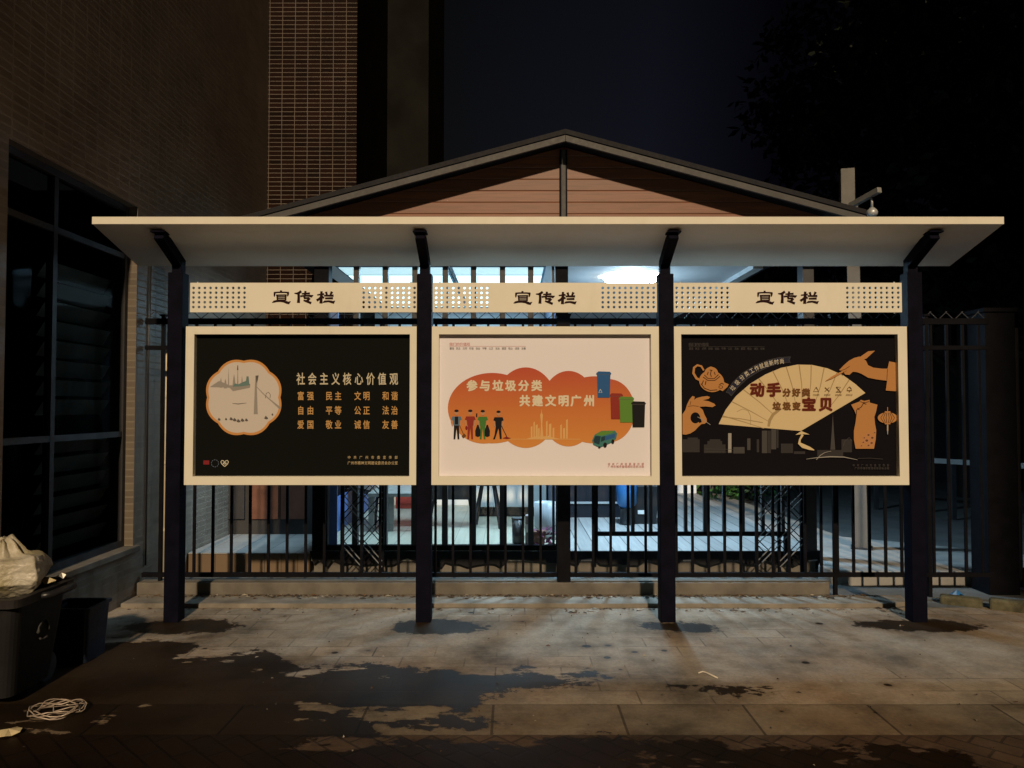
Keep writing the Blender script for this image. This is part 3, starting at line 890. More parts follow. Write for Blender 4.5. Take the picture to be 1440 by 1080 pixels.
# tassel below the fan and a pale bridge line
pr.poly([(730,664),(764,642),(812,662),(770,660)], K['fan']); pr.line([(772,662),(756,690),(752,712),(774,728),(812,742),(838,752)], [14,10,16,24,18,4], K['fan'])
pr.line([(792,804),(850,796),(930,790),(1010,792),(1088,808)], [2,4,6,5,2], K['lightgrey']); pr.line([(850,808),(874,782),(900,766),(936,758)], [3,4,3,2], K['lightgrey'])
pr.line([(1090,800),(1160,798),(1235,804)], 2, K['dim2'])
pr.text('中共广州市委宣传部', (1066, 1264), 840, 13, 15, K['dim2'])
pr.text('广州市城市管理和综合执法局', (1078, 1264), 857, 14, 15, K['dim2'])
tag(pr.done('poster', nb), 'near black poster with a cream folding fan and orange hands')
# little fixings seen on the frame and sign edges
scr = None
for k in range(3):
    for px in (PANX[k][0]+10, PANX[k][1]-10):
        for z in (HEADZ1, HEADZ0):
            q = (AX(px, DF), DF+.012, z-.008)
            if scr is None:
                scr, q0 = part(MB().lathe(q, [(.006, 0), (.006, .016)], 8), 'screw', M['zinc'], nb), Vector(q)
            else: copy_part(scr, Vector(q)-q0, nb)

# ------------------------------------------------------------------ low wall and picket fence on it
YF = 6.55
lw = MB()
xr = AX(1168, 6.47)
lw.slab([(-3.14, 6.47), (xr-.07, 6.47), (xr-.02, 6.49), (xr, 6.54), (xr, 6.64), (-3.14, 6.64)], .03, .135)
tag(lw.build('low_wall', M['concrete'], bevel=.008), 'low weathered concrete kerb wall carrying the black picket fence', 'low wall')

def picket_fence(x0, x1, pitch, first, posts, label, zb=.165, ztop=2.36, hoops=True):
    t = thing('picket_fence', ((x0+x1)/2, YF, 0), label, 'fence', 'black picket fence panels behind the notice board')
    z1, z2 = AZ(452, YF), AZ(489, YF)
    for z, h in ((.185, .035), (z1, .05), (z2, .035)):
        part(MB().box(x0, x1, YF-.018, YF+.018, z-h/2, z+h/2), 'rail', M['black'], t)
    pk_, x = None, first
    while x < x1 - .02:
        if pk_ is None:
            mb = MB(); mb.box(x-.0105, x+.0105, YF-.0105, YF+.0105, zb, ztop-.05)
            v = [(x-.0105,YF-.0105,ztop-.05),(x+.0105,YF-.0105,ztop-.05),(x+.0105,YF+.0105,ztop-.05),(x-.0105,YF+.0105,ztop-.05),(x,YF,ztop-.015)]
            mb.add(v, [(0,1,4),(1,2,4),(2,3,4),(3,0,4)])
            pk_ = part(mb, 'picket', M['black'], t); xf = x
        else: copy_part(pk_, (x-xf, 0, 0), t)
        x += pitch
    for (xp, wd, zl) in posts:
        mb = MB(); mb.box(xp-wd/2, xp+wd/2, YF-wd/2-.005, YF+wd/2-.005, zl, ztop+.02)
        mb.box(xp-wd/2-.01, xp+wd/2+.01, YF-wd/2-.015, YF+wd/2+.005, ztop+.02, ztop+.035)
        part(mb, 'fence_post', M['black'], t)
    # thin crossed anti-climb wires above the top rail
    mb = MB(); x = x0
    st_ = pitch
    while x < x1 - st_:
        mb.bar((x, YF-.012, z1+.02), (x+st_/2, YF-.012, z1+.085), .005)
        mb.bar((x+st_/2, YF+.012, z1+.085), (x+st_, YF+.012, z1+.02), .005)
        x += st_
    part(mb, 'spike_wire', M['charcoal'], t)
    return t
X = lambda px: AX(px, YF)
picket_fence(-3.13, X(598), X(301.5)-X(275.5), X(275.5), [(X(229), .028, .0)], 'black picket fence panel ending at the tiled wall, left of three')
picket_fence(X(599), X(938), X(637.5)-X(613), X(613), [(X(792), .11, .0)], 'black picket fence panel behind the middle poster with one broad post')
picket_fence(X(939), X(1392), X(1195)-X(1172.5), X(950), [(X(1171), .03, .0), (X(1303), .03, .0)], 'black picket fence panel running right past the dark fan poster to the gate pillar')

gp = thing('gate_pillar', (X(1408), 6.65, 0), 'broad black metal gate pillar at the right end of the picket fence', 'gate pillar')
part(MB().box(AX(1387, 6.6), AX(1430, 6.6), 6.6, 6.86, -.02, 2.42), 'shaft', M['black'], gp, .006)
part(MB().box(AX(1384, 6.6), AX(1433, 6.6), 6.585, 6.875, 2.421, 2.46), 'cap', M['black'], gp, .006)
gl = thing('metal_gate', (4.95, 6.8, 0), 'dark gate leaf at the extreme right edge beyond the broad pillar', 'gate')
part(MB().bar((4.42, 6.75, .1), (4.42, 6.75, 2.3), .05), 'stile', M['charcoal'], gl)
for z in (.18, 1.3, 2.25): part(MB().bar((4.45, 6.75, z), (6.4, 6.75, z), .04), 'rail', M['black'], gl)
b0 = part(MB().bar((4.6, 6.75, .2), (4.6, 6.75, 2.23), .02), 'picket', M['black'], gl)
for i in range(1, 12): copy_part(b0, (.15*i, 0, 0), gl)

# ------------------------------------------------------------------ tiled building on the left with its window
tb = thing('tiled_building', (-3.6, 9.8, 0), 'tall beige and brown tiled building filling the left side with a large dark window', 'building')
WX = -3.15
wy0, wy1, wz0, wz1 = 4.76, 6.42, .45, 3.285
H = 11.5
mb = MB()
def wq(ya, yb_, za, zb_): mb.add([(WX,ya,za),(WX,yb_,za),(WX,yb_,zb_),(WX,ya,zb_)], [(0,1,2,3)])
wq(-6, wy0, -.05, H); wq(wy1, 9.8, -.05, H); wq(wy0, wy1, -.05, wz0); wq(wy0, wy1, wz1, H)
wd = -.085
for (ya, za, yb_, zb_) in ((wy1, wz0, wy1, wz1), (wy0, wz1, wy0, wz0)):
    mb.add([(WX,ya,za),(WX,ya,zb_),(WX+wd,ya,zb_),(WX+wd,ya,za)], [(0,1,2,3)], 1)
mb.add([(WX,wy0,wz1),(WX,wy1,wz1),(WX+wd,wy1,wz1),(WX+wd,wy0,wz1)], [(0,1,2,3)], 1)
part(mb, 'side_wall', [M['beige_tile'], M['beige_tile_x']], tb)
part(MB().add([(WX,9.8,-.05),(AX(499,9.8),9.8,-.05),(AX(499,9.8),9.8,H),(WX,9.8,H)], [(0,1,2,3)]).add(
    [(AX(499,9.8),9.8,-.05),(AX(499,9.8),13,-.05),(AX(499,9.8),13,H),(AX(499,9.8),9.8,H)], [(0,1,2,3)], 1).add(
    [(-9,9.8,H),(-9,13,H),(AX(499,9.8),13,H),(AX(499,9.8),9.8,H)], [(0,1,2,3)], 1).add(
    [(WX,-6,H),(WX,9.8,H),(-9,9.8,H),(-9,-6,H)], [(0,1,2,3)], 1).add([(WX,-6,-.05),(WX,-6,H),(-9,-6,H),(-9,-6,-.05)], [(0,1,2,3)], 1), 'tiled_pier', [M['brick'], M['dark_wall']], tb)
wf = MB()
fx_ = WX+wd
fr_ = .05
for (ya, yb_, za, zb_) in ((wy0, wy0+fr_, wz0, wz1), (wy1-fr_, wy1, wz0, wz1), (wy0+fr_, wy1-fr_, wz0, wz0+fr_), (wy0+fr_, wy1-fr_, wz1-fr_, wz1)):
    wf.box(fx_-.05, fx_+.012, ya, yb_, za, zb_)
ym = 5.40
wf.box(fx_-.045, fx_+.008, ym-.025, ym+.025, wz0+fr_, wz1-fr_)
for z in (1.38, 2.86):
    wf.box(fx_-.045, fx_+.006, wy0+fr_, ym-.025, z-.022, z+.022); wf.box(fx_-.045, fx_+.006, ym+.025, wy1-fr_, z-.022, z+.022)
win = part(wf, 'window', M['charcoal'], tb)
part(MB().add([(fx_-.02,wy0+.02,wz0+.02),(fx_-.02,wy1-.02,wz0+.02),(fx_-.02,wy1-.02,wz1-.02),(fx_-.02,wy0+.02,wz1-.02)], [(0,1,2,3)]), 'pane', M['dark_glass'], win)
lv = MB()
lou = flat('grey_green_louvre', (.18, .19, .15), .35, 0, .5, .2, 5)
for i in range(15):
    z = wz0 + .10 + i*.142
    if abs(z-1.38) < .05: continue
    lv.add([(fx_-.16, ym+.06, z), (fx_-.16, wy1-.07, z), (fx_-.09, wy1-.07, z+.115), (fx_-.09, ym+.06, z+.115)], [(0,1,2,3)])
part(lv, 'louvre', lou, win)
part(MB().box(fx_-1.2, fx_-1.18, wy0-.6, wy1+1.5, 0, 3.6).box(fx_-1.2, fx_-.06, wy1+.6, wy1+.62, 0, 3.6).box(fx_-1.2, fx_-.06, wy0-.6, wy0-.58, 0, 3.6), 'room_wall', flat('unlit_room_wall', (.03, .028, .03), .9), win)
part(MB().box(WX-.085, WX+.035, wy0-.06, wy1+.06, wz0-.05, wz0-.001), 'sill', M['concrete'], win, .006)
cd = MB(); cd.tube([(WX+.022, 6.95, .02), (WX+.022, 6.95, 2.06), (WX+.022, 6.97, 2.10), (WX-.02, 6.97, 2.12)], .016, 10)
for z in (.5, 1.1, 1.7): cd.box(WX, WX+.045, 6.925, 6.975, z-.012, z+.012)
part(cd, 'conduit', flat('cream_plastic_pipe', (.55, .47, .33), .5), tb)
part(MB().tube([(WX+.012, 6.62, .25), (WX+.012, 6.62, 2.0), (WX+.012, 6.64, 3.0)], .008, 6), 'cable', M['blackp'], tb)

# darker block farther back
rb_ = thing('rear_building', (-1.9, 12, 0), 'dark plain building block standing beyond the brown tiled corner', 'building')
xb0, xb1 = AX(488, 12.2), AX(601, 12.2)
part(MB().box(xb0-2, xb1, 12.2, 15, -.05, 12), 'wall', M['dark_wall'], rb_)
wz_a, wz_b = AZ(252, 12.2), AZ(200, 12.2)
wx_a, wx_b = AX(527, 12.2), AX(539, 12.2)
rw = MB()
for (xa, xb_, za, zb_) in ((wx_a-.03, wx_a, wz_a, wz_b), (wx_b, wx_b+.03, wz_a, wz_b), (wx_a-.03, wx_b+.03, wz_a-.03, wz_a), (wx_a-.03, wx_b+.03, wz_b, wz_b+.03)):
    rw.box(xa, xb_, 12.15, 12.2, za, zb_)
rwo = part(rw, 'window', M['charcoal'], rb_)
part(MB().box(wx_a, wx_b, 12.18, 12.198, wz_a, wz_b), 'pane', M['blackp'], rwo)
part(MB().tube([(AX(536.5, 12.1), 12.13, wz_a-.4), (AX(536.5, 12.1), 12.13, AZ(212, 12.1))], .02, 8), 'downpipe', M['grey_trim'], rb_)

# low dark annex between the tiled wall and the pavilion
an = thing('annex', (-2.5, 8.6, 0), 'low dark annex with closed doors behind the left part of the fence', 'annex')
ax0, ax1 = AX(280, 8.6), AX(458, 8.6)
part(MB().box(ax0, ax1, 8.6, 9.6, .18, 2.35), 'wall', flat('dark_annex_wall', (.03, .03, .032), .7), an)
for pxa, pxb, m_ in ((288, 345, 'charcoal'), (352, 392, 'terracotta'), (396, 430, 'terracotta')):
    d_ = part(MB().box(AX(pxa, 8.57), AX(pxb, 8.57), 8.565, 8.598, .36, 2.05), 'door', M[m_], an, .004)
    part(MB().box(AX(pxb-6, 8.55), AX(pxb-4, 8.55), 8.54, 8.565, 1.0, 1.15), 'handle', M['zinc'], d_)
pt = MB(); pt.slab([(-3.14, 7.5), (-1.96, 7.5), (-1.96, 9.7), (-3.14, 9.7)], -.02, .18)
tag(pt.build('patio', [tiles('brown_plinth_tiles', (.17, .115, .07), (.10, .08, .06), .16, .2, .006, 'x', .7, .15)], bevel=.004), kind='structure')
pt2 = MB(); pt2.box(-3.14, -1.96, 7.49, 9.7, .181, .19)
tag(pt2.build('patio_paving', tiles('pale_patio_tiles', (.33, .33, .32), (.2, .2, .2), .3, .3, .005, 'f', .5, .08), bevel=0), kind='structure')

# ------------------------------------------------------------------ timber pavilion with lit room and porch
PV = 7.5
pv = thing('pavilion', (.5, 9.5, 0), 'timber gabled pavilion with lit glazed room and open porch behind the fence', 'pavilion')
DZ = .21
rid = A(795, 190, 7.1); RX = rid.x
eL, eR = A(372, 304, 7.1), A(1216, 303, 7.1)
sl = (rid.z - eR.z) / (eR.x - RX)
def roofz(x): return rid.z - abs(x-RX)*sl
xl_, xr_ = eL.x-.25, eR.x
rf = MB()
for (xa, xb_) in ((xl_, RX), (RX, xr_)):
    th = .045
    v = [(xa,7.06,roofz(xa)),(xb_,7.06,roofz(xb_)),(xb_,13.2,roofz(xb_)),(xa,13.2,roofz(xa)),
         (xa,7.06,roofz(xa)+th),(xb_,7.06,roofz(xb_)+th),(xb_,13.2,roofz(xb_)+th),(xa,13.2,roofz(xa)+th)]
    rf.add(v, [(0,3,2,1),(4,5,6,7),(0,1,5,4),(1,2,6,5),(2,3,7,6),(3,0,4,7)])
roof = part(rf, 'roof', flat('dark_roof_sheet', (.012, .012, .015), .7, 0, .2), pv)
for (xa, xb_) in ((xl_, RX-.002), (RX+.002, xr_)):
    bh = .064
    v = [(xa,7.075,roofz(xa)-.004),(xb_,7.075,roofz(xb_)-.004),(xb_,7.11,roofz(xb_)-.004),(xa,7.11,roofz(xa)-.004),
         (xa,7.075,roofz(xa)-bh),(xb_,7.075,roofz(xb_)-bh),(xb_,7.11,roofz(xb_)-bh),(xa,7.11,roofz(xa)-bh)]
    part(MB().add(v, [(0,3,2,1),(4,5,6,7),(0,1,5,4),(1,2,6,5),(2,3,7,6),(3,0,4,7)]), 'barge_board', M['grey_trim'], pv)
# gable siding (timber) and the king post
gz0 = 3.12
part(MB().prism([(-1.98, gz0), (3.0, gz0), (3.0, roofz(3.0)-.02), (RX, rid.z-.02), (-1.98, roofz(-1.98)-.02)], PV-.13, PV-.07), 'gable_siding', M['wood'], pv)
kp = MB(); kx0, kx1 = AX(786.5, PV-.03), AX(797, PV-.03)
kp.box(kx0+.016, kx1-.016, PV-.165, PV-.132, gz0, rid.z-.06)
part(kp, 'king_post', M['grey_trim'], pv)
for xx in (kx0, kx1-.014): part(MB().box(xx, xx+.014, PV-.172, PV-.132, gz0, rid.z-.06), 'trim_strip', M['black'], pv)
# front beam, columns
part(MB().box(-1.98, 3.0, PV-.12, PV+.1, 3.02, gz0-.001), 'front_beam', M['charcoal'], pv)
for pxa, pxb, dp, m_ in ((440, 461, .15, 'black'), (782, 799.5, .12, 'black'), (1131, 1147, .15, 'charcoal')):
    part(MB().box(AX(pxa, PV), AX(pxb, PV), PV, PV+dp, DZ, 3.019), 'column', M[m_], pv, .004)
# deck and floor, plinth and torn dark skirt
part(MB().box(.50, 2.99, PV, 12.5, .11, DZ), 'deck', M['deck'], pv)
part(MB().box(-1.95, .499, PV, 11.0, .11, DZ), 'room_floor', M['roomfloor'], pv)
part(MB().box(-1.93, 2.96, PV+.04, 12.4, -.02, .109), 'plinth', M['concrete'], pv)
random.seed(3)
top = [(-1.96, DZ-.001), (2.995, DZ-.001)]
bot, x = [], 2.995
while x > -1.96:
    bot.append((x, .085 + random.choice([0, 0, 0, .03, .05, -.02]) + random.uniform(-.012, .012))); x -= random.uniform(.03, .11)
part(MB().prism((top + bot)[::-1], PV-.022, PV-.003), 'skirt', M['black_rough'], pv)
# ceilings
part(MB().box(-1.97, .46, PV+.11, 11.0, 3.02, 3.06), 'room_ceiling', M['ceil'], pv)
part(MB().box(.46, 2.40, PV+.11, 12.5, 3.03, 3.07), 'porch_ceiling', flat('grey_porch_ceiling', (.46, .47, .48), .7, 0, .3, .06, 2), pv)
part(MB().box(2.401, 2.50, PV+.11, 12.5, 2.98, 3.10), 'edge_beam', M['zinc'], pv)
M['trunk'] = flat('blue_grey_trunking', (.10, .20, .32), .5)
# walls of the room
part(MB().box(-1.97, .5, 11.0, 11.08, DZ, 3.02), 'back_wall', M['iwall'], pv)
part(MB().box(.46, .52, 8.75, 11.0, DZ, 3.019), 'divider', flat('dark_blue_partition', (.03, .05, .10), .5), pv)
part(MB().box(.52, 2.99, 12.5, 12.58, DZ, 3.03), 'porch_back_wall', M['iwall'], pv)
part(MB().box(-1.965, -1.945, PV+.15, 11.0, DZ, .6), 'side_panel', flat('blue_side_panel', (.05, .12, .32), .5), pv)
# glazing with vertical fins
fin0 = None
for px in (499.5, 540.5, 582.5, 625.5, 665.5, 706.5, 746.5):
    xc = AX(px, PV)
    if fin0 is None:
        fin0 = part(MB().box(xc-.027, xc+.027, PV+.01, PV+.09, DZ+.051, 3.019), 'fin', M['charcoal'], pv); xf0 = xc
    else: copy_part(fin0, (xc-xf0, 0, 0), pv)
part(MB().box(AX(461, PV)+.001, AX(782, PV)-.001, PV+.01, PV+.08, DZ+.001, DZ+.05), 'sill_rail', M['black'], pv)
part(MB().box(AX(776.5, PV), AX(780, PV), PV+.015, PV+.06, DZ+.051, 3.019), 'mullion', M['charcoal'], pv)
part(MB().box(AX(463, PV), AX(474, PV), PV+.03, PV+.05, DZ+.051, 2.7), 'blue_jamb', flat('blue_jamb_panel', (.06, .13, .34), .5), pv)
part(MB().add([(AX(462,PV),PV+.1,DZ+.052),(AX(781,PV),PV+.1,DZ+.052),(AX(781,PV),PV+.1,3.018),(AX(462,PV),PV+.1,3.018)], [(0,1,2,3)]), 'pane', M['glass'], pv)
# porch railing with upright bars
rl = thing('porch_railing', (1.7, 7.46, DZ), 'black railing with upright bars along the front of the porch deck', 'railing')
rx0, rx1 = AX(833, 7.44), AX(1108, 7.44)
zr = AZ(750.5, 7.44)
part(MB().box(rx0+.05, rx1, 7.42, 7.46, zr-.02, zr+.02), 'rail', M['black'], rl)
part(MB().box(rx0, rx0+.049, 7.415, 7.465, DZ-.1, zr+1.9), 'rail_post', M['black'], rl)
part(MB().box(rx1-.05, rx1, 7.415, 7.465, DZ-.1, zr-.021), 'rail_post', M['black'], rl)
part(MB().box(rx0+.05, rx1, 7.42, 7.46, 2.24, 2.28), 'rail', M['black'], rl)
bb = None
for px in (862, 889, 914, 936, 963, 990, 1017, 1043, 1071, 1099):
    xc = AX(px, 7.44)
    if bb is None:
        bb = part(MB().box(xc-.016, xc+.016, 7.422, 7.458, zr+.021, 2.239), 'bar', M['charcoal'], rl); xb_0 = xc
    else: copy_part(bb, (xc-xb_0, 0, 0), rl)

# concertina gates folded against both ends of the pavilion front
def folding_gate(px0, px1, label, n, m_, wx):
    t = thing('folding_gate', (AX((px0+px1)/2, 7.2), 7.2, 0), label, 'folding gate', 'folded concertina gates in front of the pavilion')
    x0, x1 = AX(px0, 7.2), AX(px1, 7.2)
    for i in range(n):
        x = x0 + (x1-x0)*i/(n-1)
        part(MB().box(x-.012, x+.012, 7.185, 7.215, .06, 2.40), 'upright', M['black'], t)
    for i in range(n-1):
        xa, xb_ = x0 + (x1-x0)*i/(n-1), x0 + (x1-x0)*(i+1)/(n-1)
        for s_ in (0, 1):
            mb = MB(); z = .12
            while z < 2.1:
                za, zc_ = (z+.21, z) if (s_ == 0) != (wx == 1) else (z, z+.21)
                for o_ in (0, .055):
                    mb.bar((xa, 7.178 + .045*s_, za+o_), (xb_, 7.178 + .045*s_, zc_+o_), .0045, .009)
                z += .21
            part(mb, 'lattice', m_ if s_ == 0 else M['black'], t)
    return t
folding_gate(482, 539, 'folded concertina gate at the left end of the pavilion front', 3, M['dull'], 0)
folding_gate(1062, 1125, 'folded concertina gate at the right end of the pavilion front beside the porch column', 3, M['dull'], 1)

# ------------------------------------------------------------------ lamps of the pavilion
def lamp(name, loc, sx, sy, power, col, disk=False):
    l = bpy.data.lights.new(name, 'AREA'); l.energy = power; l.color = col
    l.shape = 'DISK' if disk else 'RECTANGLE'; l.size = sx
    if not disk: l.size_y = sy
    o = bpy.data.objects.new(name, l); C.objects.link(o); o.location = loc
    return o
COOL = (.46, .76, 1.0)
cl = thing('ceiling_lamp', (1.30, 8.33, 3.03), 'round bright white lamp on the porch ceiling', 'ceiling lamp')
part(MB().lathe((1.30, 8.33, 2.985), [(.26, .02), (.265, .03), (.255, .044)], 32), 'lamp_rim', M['white'], cl)
dm = MB(); dm.lathe((1.30, 8.33, 2.935), [(.02, 0), (.14, .008), (.24, .025), (.29, .049)], 32)
part(dm, 'lamp_shade', M['glow_lamp'], cl)
pl_ = bpy.data.lights.new('lamp_light', 'POINT'); pl_.energy = 60; pl_.color = COOL; pl_.shadow_soft_size = .05
lo = bpy.data.objects.new('lamp_light', pl_); C.objects.link(lo); lo.location = (1.30, 8.33, 2.90); link(lo, cl)
lo = lamp('lamp_downlight', (1.30, 8.33, 2.92), .40, .40, 170, COOL, True); link(lo, cl)
for i, (x, y, hx, hy) in enumerate(((-1.20, 7.845, .56, .225), (-.14, 7.845, .48, .225), (-1.20, 9.36, .56, 1.27), (-.14, 9.36, .48, 1.27))):
    pl = thing('ceiling_panel', (x, y, 2.92), ('bright luminous panel at the front left of the room ceiling', 'bright luminous panel at the front right of the room ceiling',
        'bright luminous panel at the back left of the room ceiling', 'bright luminous panel at the back right of the room ceiling')[i], 'light panel', 'luminous panels on the room ceiling')
    part(MB().box(x-hx, x+hx, y-hy, y+hy, 3.002, 3.019), 'panel_frame', M['trunk'], pl)
    part(MB().box(x-hx+.025, x+hx-.025, y-hy+.025, y+hy-.025, 2.995, 3.0015), 'diffuser', M['glow' if i > 1 else 'glow_dim'], pl)
    o = lamp('panel_light', (x, y, 2.985), hx*1.6, hy*1.6, (15, 15, 34, 34)[i], COOL); link(o, pl)

# ------------------------------------------------------------------ things in the room and on the porch
t = thing('table', (-1.2, 9.0, DZ), 'grey wooden table in the lit room seen left of the second post', 'table')
part(MB().box(-1.62, -.98, 8.62, 9.6, .60, .64), 'table_top', M['greywood'], t, .004)
for x in (-1.58, -1.36, -1.02):
    for y in (8.68, 9.54):
        if x == -1.36 and y > 9: continue
        part(MB().box(x-.03, x+.03, y-.03, y+.03, DZ, .599), 'leg', M['greywood'], t)
t = thing('desk_chair', (-1.75, 9.3, DZ), 'dark chair with a slanted seat near the left end of the lit room', 'chair')
part(MB().prism([(-1.98+.05, .62), (-1.60, .55), (-1.58, .60), (-1.92, .68)], 9.1, 9.5), 'seat', M['blackp'], t)
part(MB().prism([(-1.92, .66), (-1.88, .66), (-1.86, 1.15), (-1.92, 1.15)], 9.1, 9.5), 'backrest', M['blackp'], t)
for x, y in ((-1.88, 9.13), (-1.62, 9.13), (-1.88, 9.47), (-1.62, 9.47)): part(MB().bar((x, y, DZ), (x+.03, y, .58), .03), 'leg', M['blackp'], t)
t = thing('filing_cabinet', (-1.4, 10.8, DZ), 'red cabinet at the back of the lit room beside the second post', 'cabinet')
part(MB().box(-1.60, -1.15, 10.6, 10.98, DZ, 1.35), 'body', M['red'], t, .006)
for z in (.28, .64, 1.0):
    d_ = part(MB().box(-1.58, -1.17, 10.585, 10.599, z, z+.33), 'drawer', M['red'], t, .003)
    part(MB().box(-1.44, -1.31, 10.57, 10.584, z+.24, z+.26), 'handle', M['zinc'], d_)
t = thing('side_table', (-.72, 9.2, DZ), 'low black table with thin splayed legs in the lit room', 'table')
part(MB().box(-.98, -.46, 8.95, 9.4, .53, .72), 'table_top', M['blackp'], t, .006)
for x, y in ((-.94, 9.0), (-.50, 9.0), (-.94, 9.36), (-.50, 9.36)): part(MB().bar((x, y, .53), (x + (.05 if x > -.7 else -.05), y, DZ), .025), 'leg', M['blackp'], t)
t = thing('sideboard', (0, 10.1, DZ), 'white sideboard with dark toe kick across the back of the lit room', 'sideboard')
part(MB().box(-.47, .44, 9.85, 10.4, DZ, .33), 'toe_kick', M['blackp'], t)
part(MB().box(-.47, .44, 9.82, 10.4, .331, 1.25), 'body', M['white'], t, .005)
for x0, x1 in ((-.465, -.17), (-.165, .13), (.135, .435)):
    d_ = part(MB().box(x0, x1, 9.80, 9.819, .34, 1.24), 'door', M['white'], t, .003)
    part(MB().box(x1-.05, x1-.035, 9.78, 9.799, .8, .95), 'handle', M['zinc'], d_)
t = thing('stool', (-.28, 9.0, DZ), 'black stool with splayed thin legs in front of the white sideboard', 'stool')
part(MB().lathe((-.28, 9.0, .70), [(.17, 0), (.18, .02), (.17, .04)], 20), 'seat', M['blackp'], t)
for a in (40, 130, 220, 310):
    part(MB().bar((-.28+.1*math.cos(R(a)), 9+.1*math.sin(R(a)), .70), (-.28+.22*math.cos(R(a)), 9+.22*math.sin(R(a)), DZ), .022), 'leg', M['blackp'], t)
t = thing('waste_bin', (.055, 7.85, DZ), 'slim black waste bin standing just inside the glazing', 'bin')
part(MB().lathe((.055, 7.9, DZ), [(.045, 0), (.05, .01), (.058, .25)], 20), 'body', M['blackp'], t)
part(MB().lathe((.055, 7.9, DZ+.2505), [(.061, 0), (.062, .012), (.05, .014)], 20), 'rim', M['charcoal'], t)
t = thing('paper_sack', (.17, 7.9, DZ), 'folded grey brown paper sack beside the slim black bin', 'sack')
part(MB().box(.135, .205, 7.86, 7.96, DZ, DZ+.29), 'body', flat('grey_brown_paper', (.22, .18, .17), .8), t, .012)
part(MB().box(.13, .21, 7.85, 7.855, DZ+.12, DZ+.2), 'paper_label', M['paint_white'], t)
t = thing('planter', (.36, 7.95, DZ), 'tall pale grey cylindrical planter just inside the room near the middle column', 'planter')
part(MB().lathe((.36, 8.25, DZ), [(.09, 0), (.12, .05), (.125, .38), (.115, .38), (.11, .33)], 28), 'pot', flat('grey_glazed_pot', (.34, .35, .37), .4), t)
t = thing('potted_plant', (.30, 7.8, DZ), 'brown pot with a small purple leaved plant in front of the pale planter', 'potted plant')
part(MB().lathe((.27, 7.78, DZ), [(.05, 0), (.075, .12), (.08, .15), (.07, .15)], 20), 'pot', M['terracotta'], t)
pm = MB(); random.seed(11)
def leaf(mb, p, d, L, wd_, mi=0):
    d = Vector(d).normalized(); s_ = d.cross(Vector((random.uniform(-1,1), random.uniform(-1,1), random.uniform(.2,1)))).normalized()*wd_/2
    p = Vector(p); m = p + d*L*.5; e = p + d*L
    mb.add([p, m+s_, e, m-s_], [(0,1,2,3)], mi)
for i in range(70):
    a = random.uniform(0, 6.28); r_ = random.uniform(0, .1)
    leaf(pm, (.33+r_*math.cos(a)*1.2, 7.76+r_*math.sin(a), DZ+.02+random.uniform(0, .14)), (math.cos(a), math.sin(a), random.uniform(-.3, .9)), random.uniform(.05, .1), .028)
part(pm, 'foliage', flat('purple_leaves', (.16, .035, .09), .6, 0, .3, .5, 20), t)
t = thing('counter', (1.1, 10.0, DZ), 'dark counter with a pale stripe near its foot at the back of the porch', 'counter')
part(MB().box(.70, 1.42, 9.75, 10.3, DZ, 1.30), 'body', flat('dark_counter', (.012, .014, .02), .4, 0, .3), t, .004)
part(MB().box(.70, 1.42, 9.735, 9.749, .385, .41), 'stripe', M['zinc'], t)
part(MB().box(.66, 1.46, 9.70, 10.34, 1.301, 1.34), 'worktop', M['charcoal'], t, .004)
t = thing('barrel', (1.37, 9.2, DZ), 'blue plastic drum on a dark stand beside the porch counter', 'drum')
part(MB().lathe((1.37, 9.2, DZ), [(.10, 0), (.085, .02), (.075, .18), (.09, .2)], 20), 'stand', M['blackp'], t)
part(MB().lathe((1.37, 9.2, DZ+.201), [(.08, 0), (.115, .05), (.125, .2), (.125, .5), (.11, .56), (.06, .6)], 24), 'drum_body', M['blue'], t)
part(MB().lathe((1.39, 9.19, DZ+.802), [(.035, 0), (.035, .03), (.0, .032)], 14), 'drum_cap', M['blackp'], t)
t = thing('appliance', (1.6, 9.3, DZ), 'black box shaped appliance with a white sticker on the porch deck', 'appliance')
part(MB().prism([(1.46, DZ), (1.72, DZ), (1.76, .66), (1.44, .66)], 9.2, 9.5), 'body', M['blackp'], t, .008)
part(MB().box(1.50, 1.59, 9.19, 9.198, .33, .375), 'sticker', M['paint_white'], t)
part(MB().bar((1.74, 9.25, .6), (1.80, 9.25, .24), .02), 'hose', M['blackp'], t)

# shrubs past the deck
def shrub(c, r, h, n, label, col):
    t = thing('shrub', (c[0], c[1], 0), label, 'shrub', 'shrubs beyond the porch deck')
    st_ = MB()
    for i in range(5):
        a = random.uniform(0, 6.28); st_.tube([(c[0], c[1], 0), (c[0]+.4*r*math.cos(a), c[1]+.4*r*math.sin(a), h*.7)], [.018, .008], 6)
    part(st_, 'stem', M['greywood'], t)
    mb = MB()
    for i in range(n):
        a = random.uniform(0, 6.28); rr = r*math.sqrt(random.random()); z = random.uniform(.06, h)
        rr *= (1 - .5*abs(z/h-.5))
        leaf(mb, (c[0]+rr*math.cos(a), c[1]+rr*math.sin(a), z), (math.cos(a), math.sin(a), random.uniform(-.5, 1)), random.uniform(.09, .2), .06, random.randint(0, 1))
    part(mb, 'foliage', [flat('green_leaves', col, .5, 0, .4, .4, 15), flat('light_green_leaves', tuple(q*1.9 for q in col), .5, 0, .4, .4, 15)], t)
random.seed(21)
shrub((3.35, 13.0), .6, .75, 420, 'green leafy shrub left most beyond the porch deck', (.03, .085, .02))
shrub((4.15, 13.4), .65, .95, 420, 'green leafy shrub beyond the porch behind the right folding gate', (.025, .075, .02))
shrub((2.95, 14.1), .5, .8, 300, 'smaller darker shrub farthest beyond the porch deck', (.02, .05, .018))

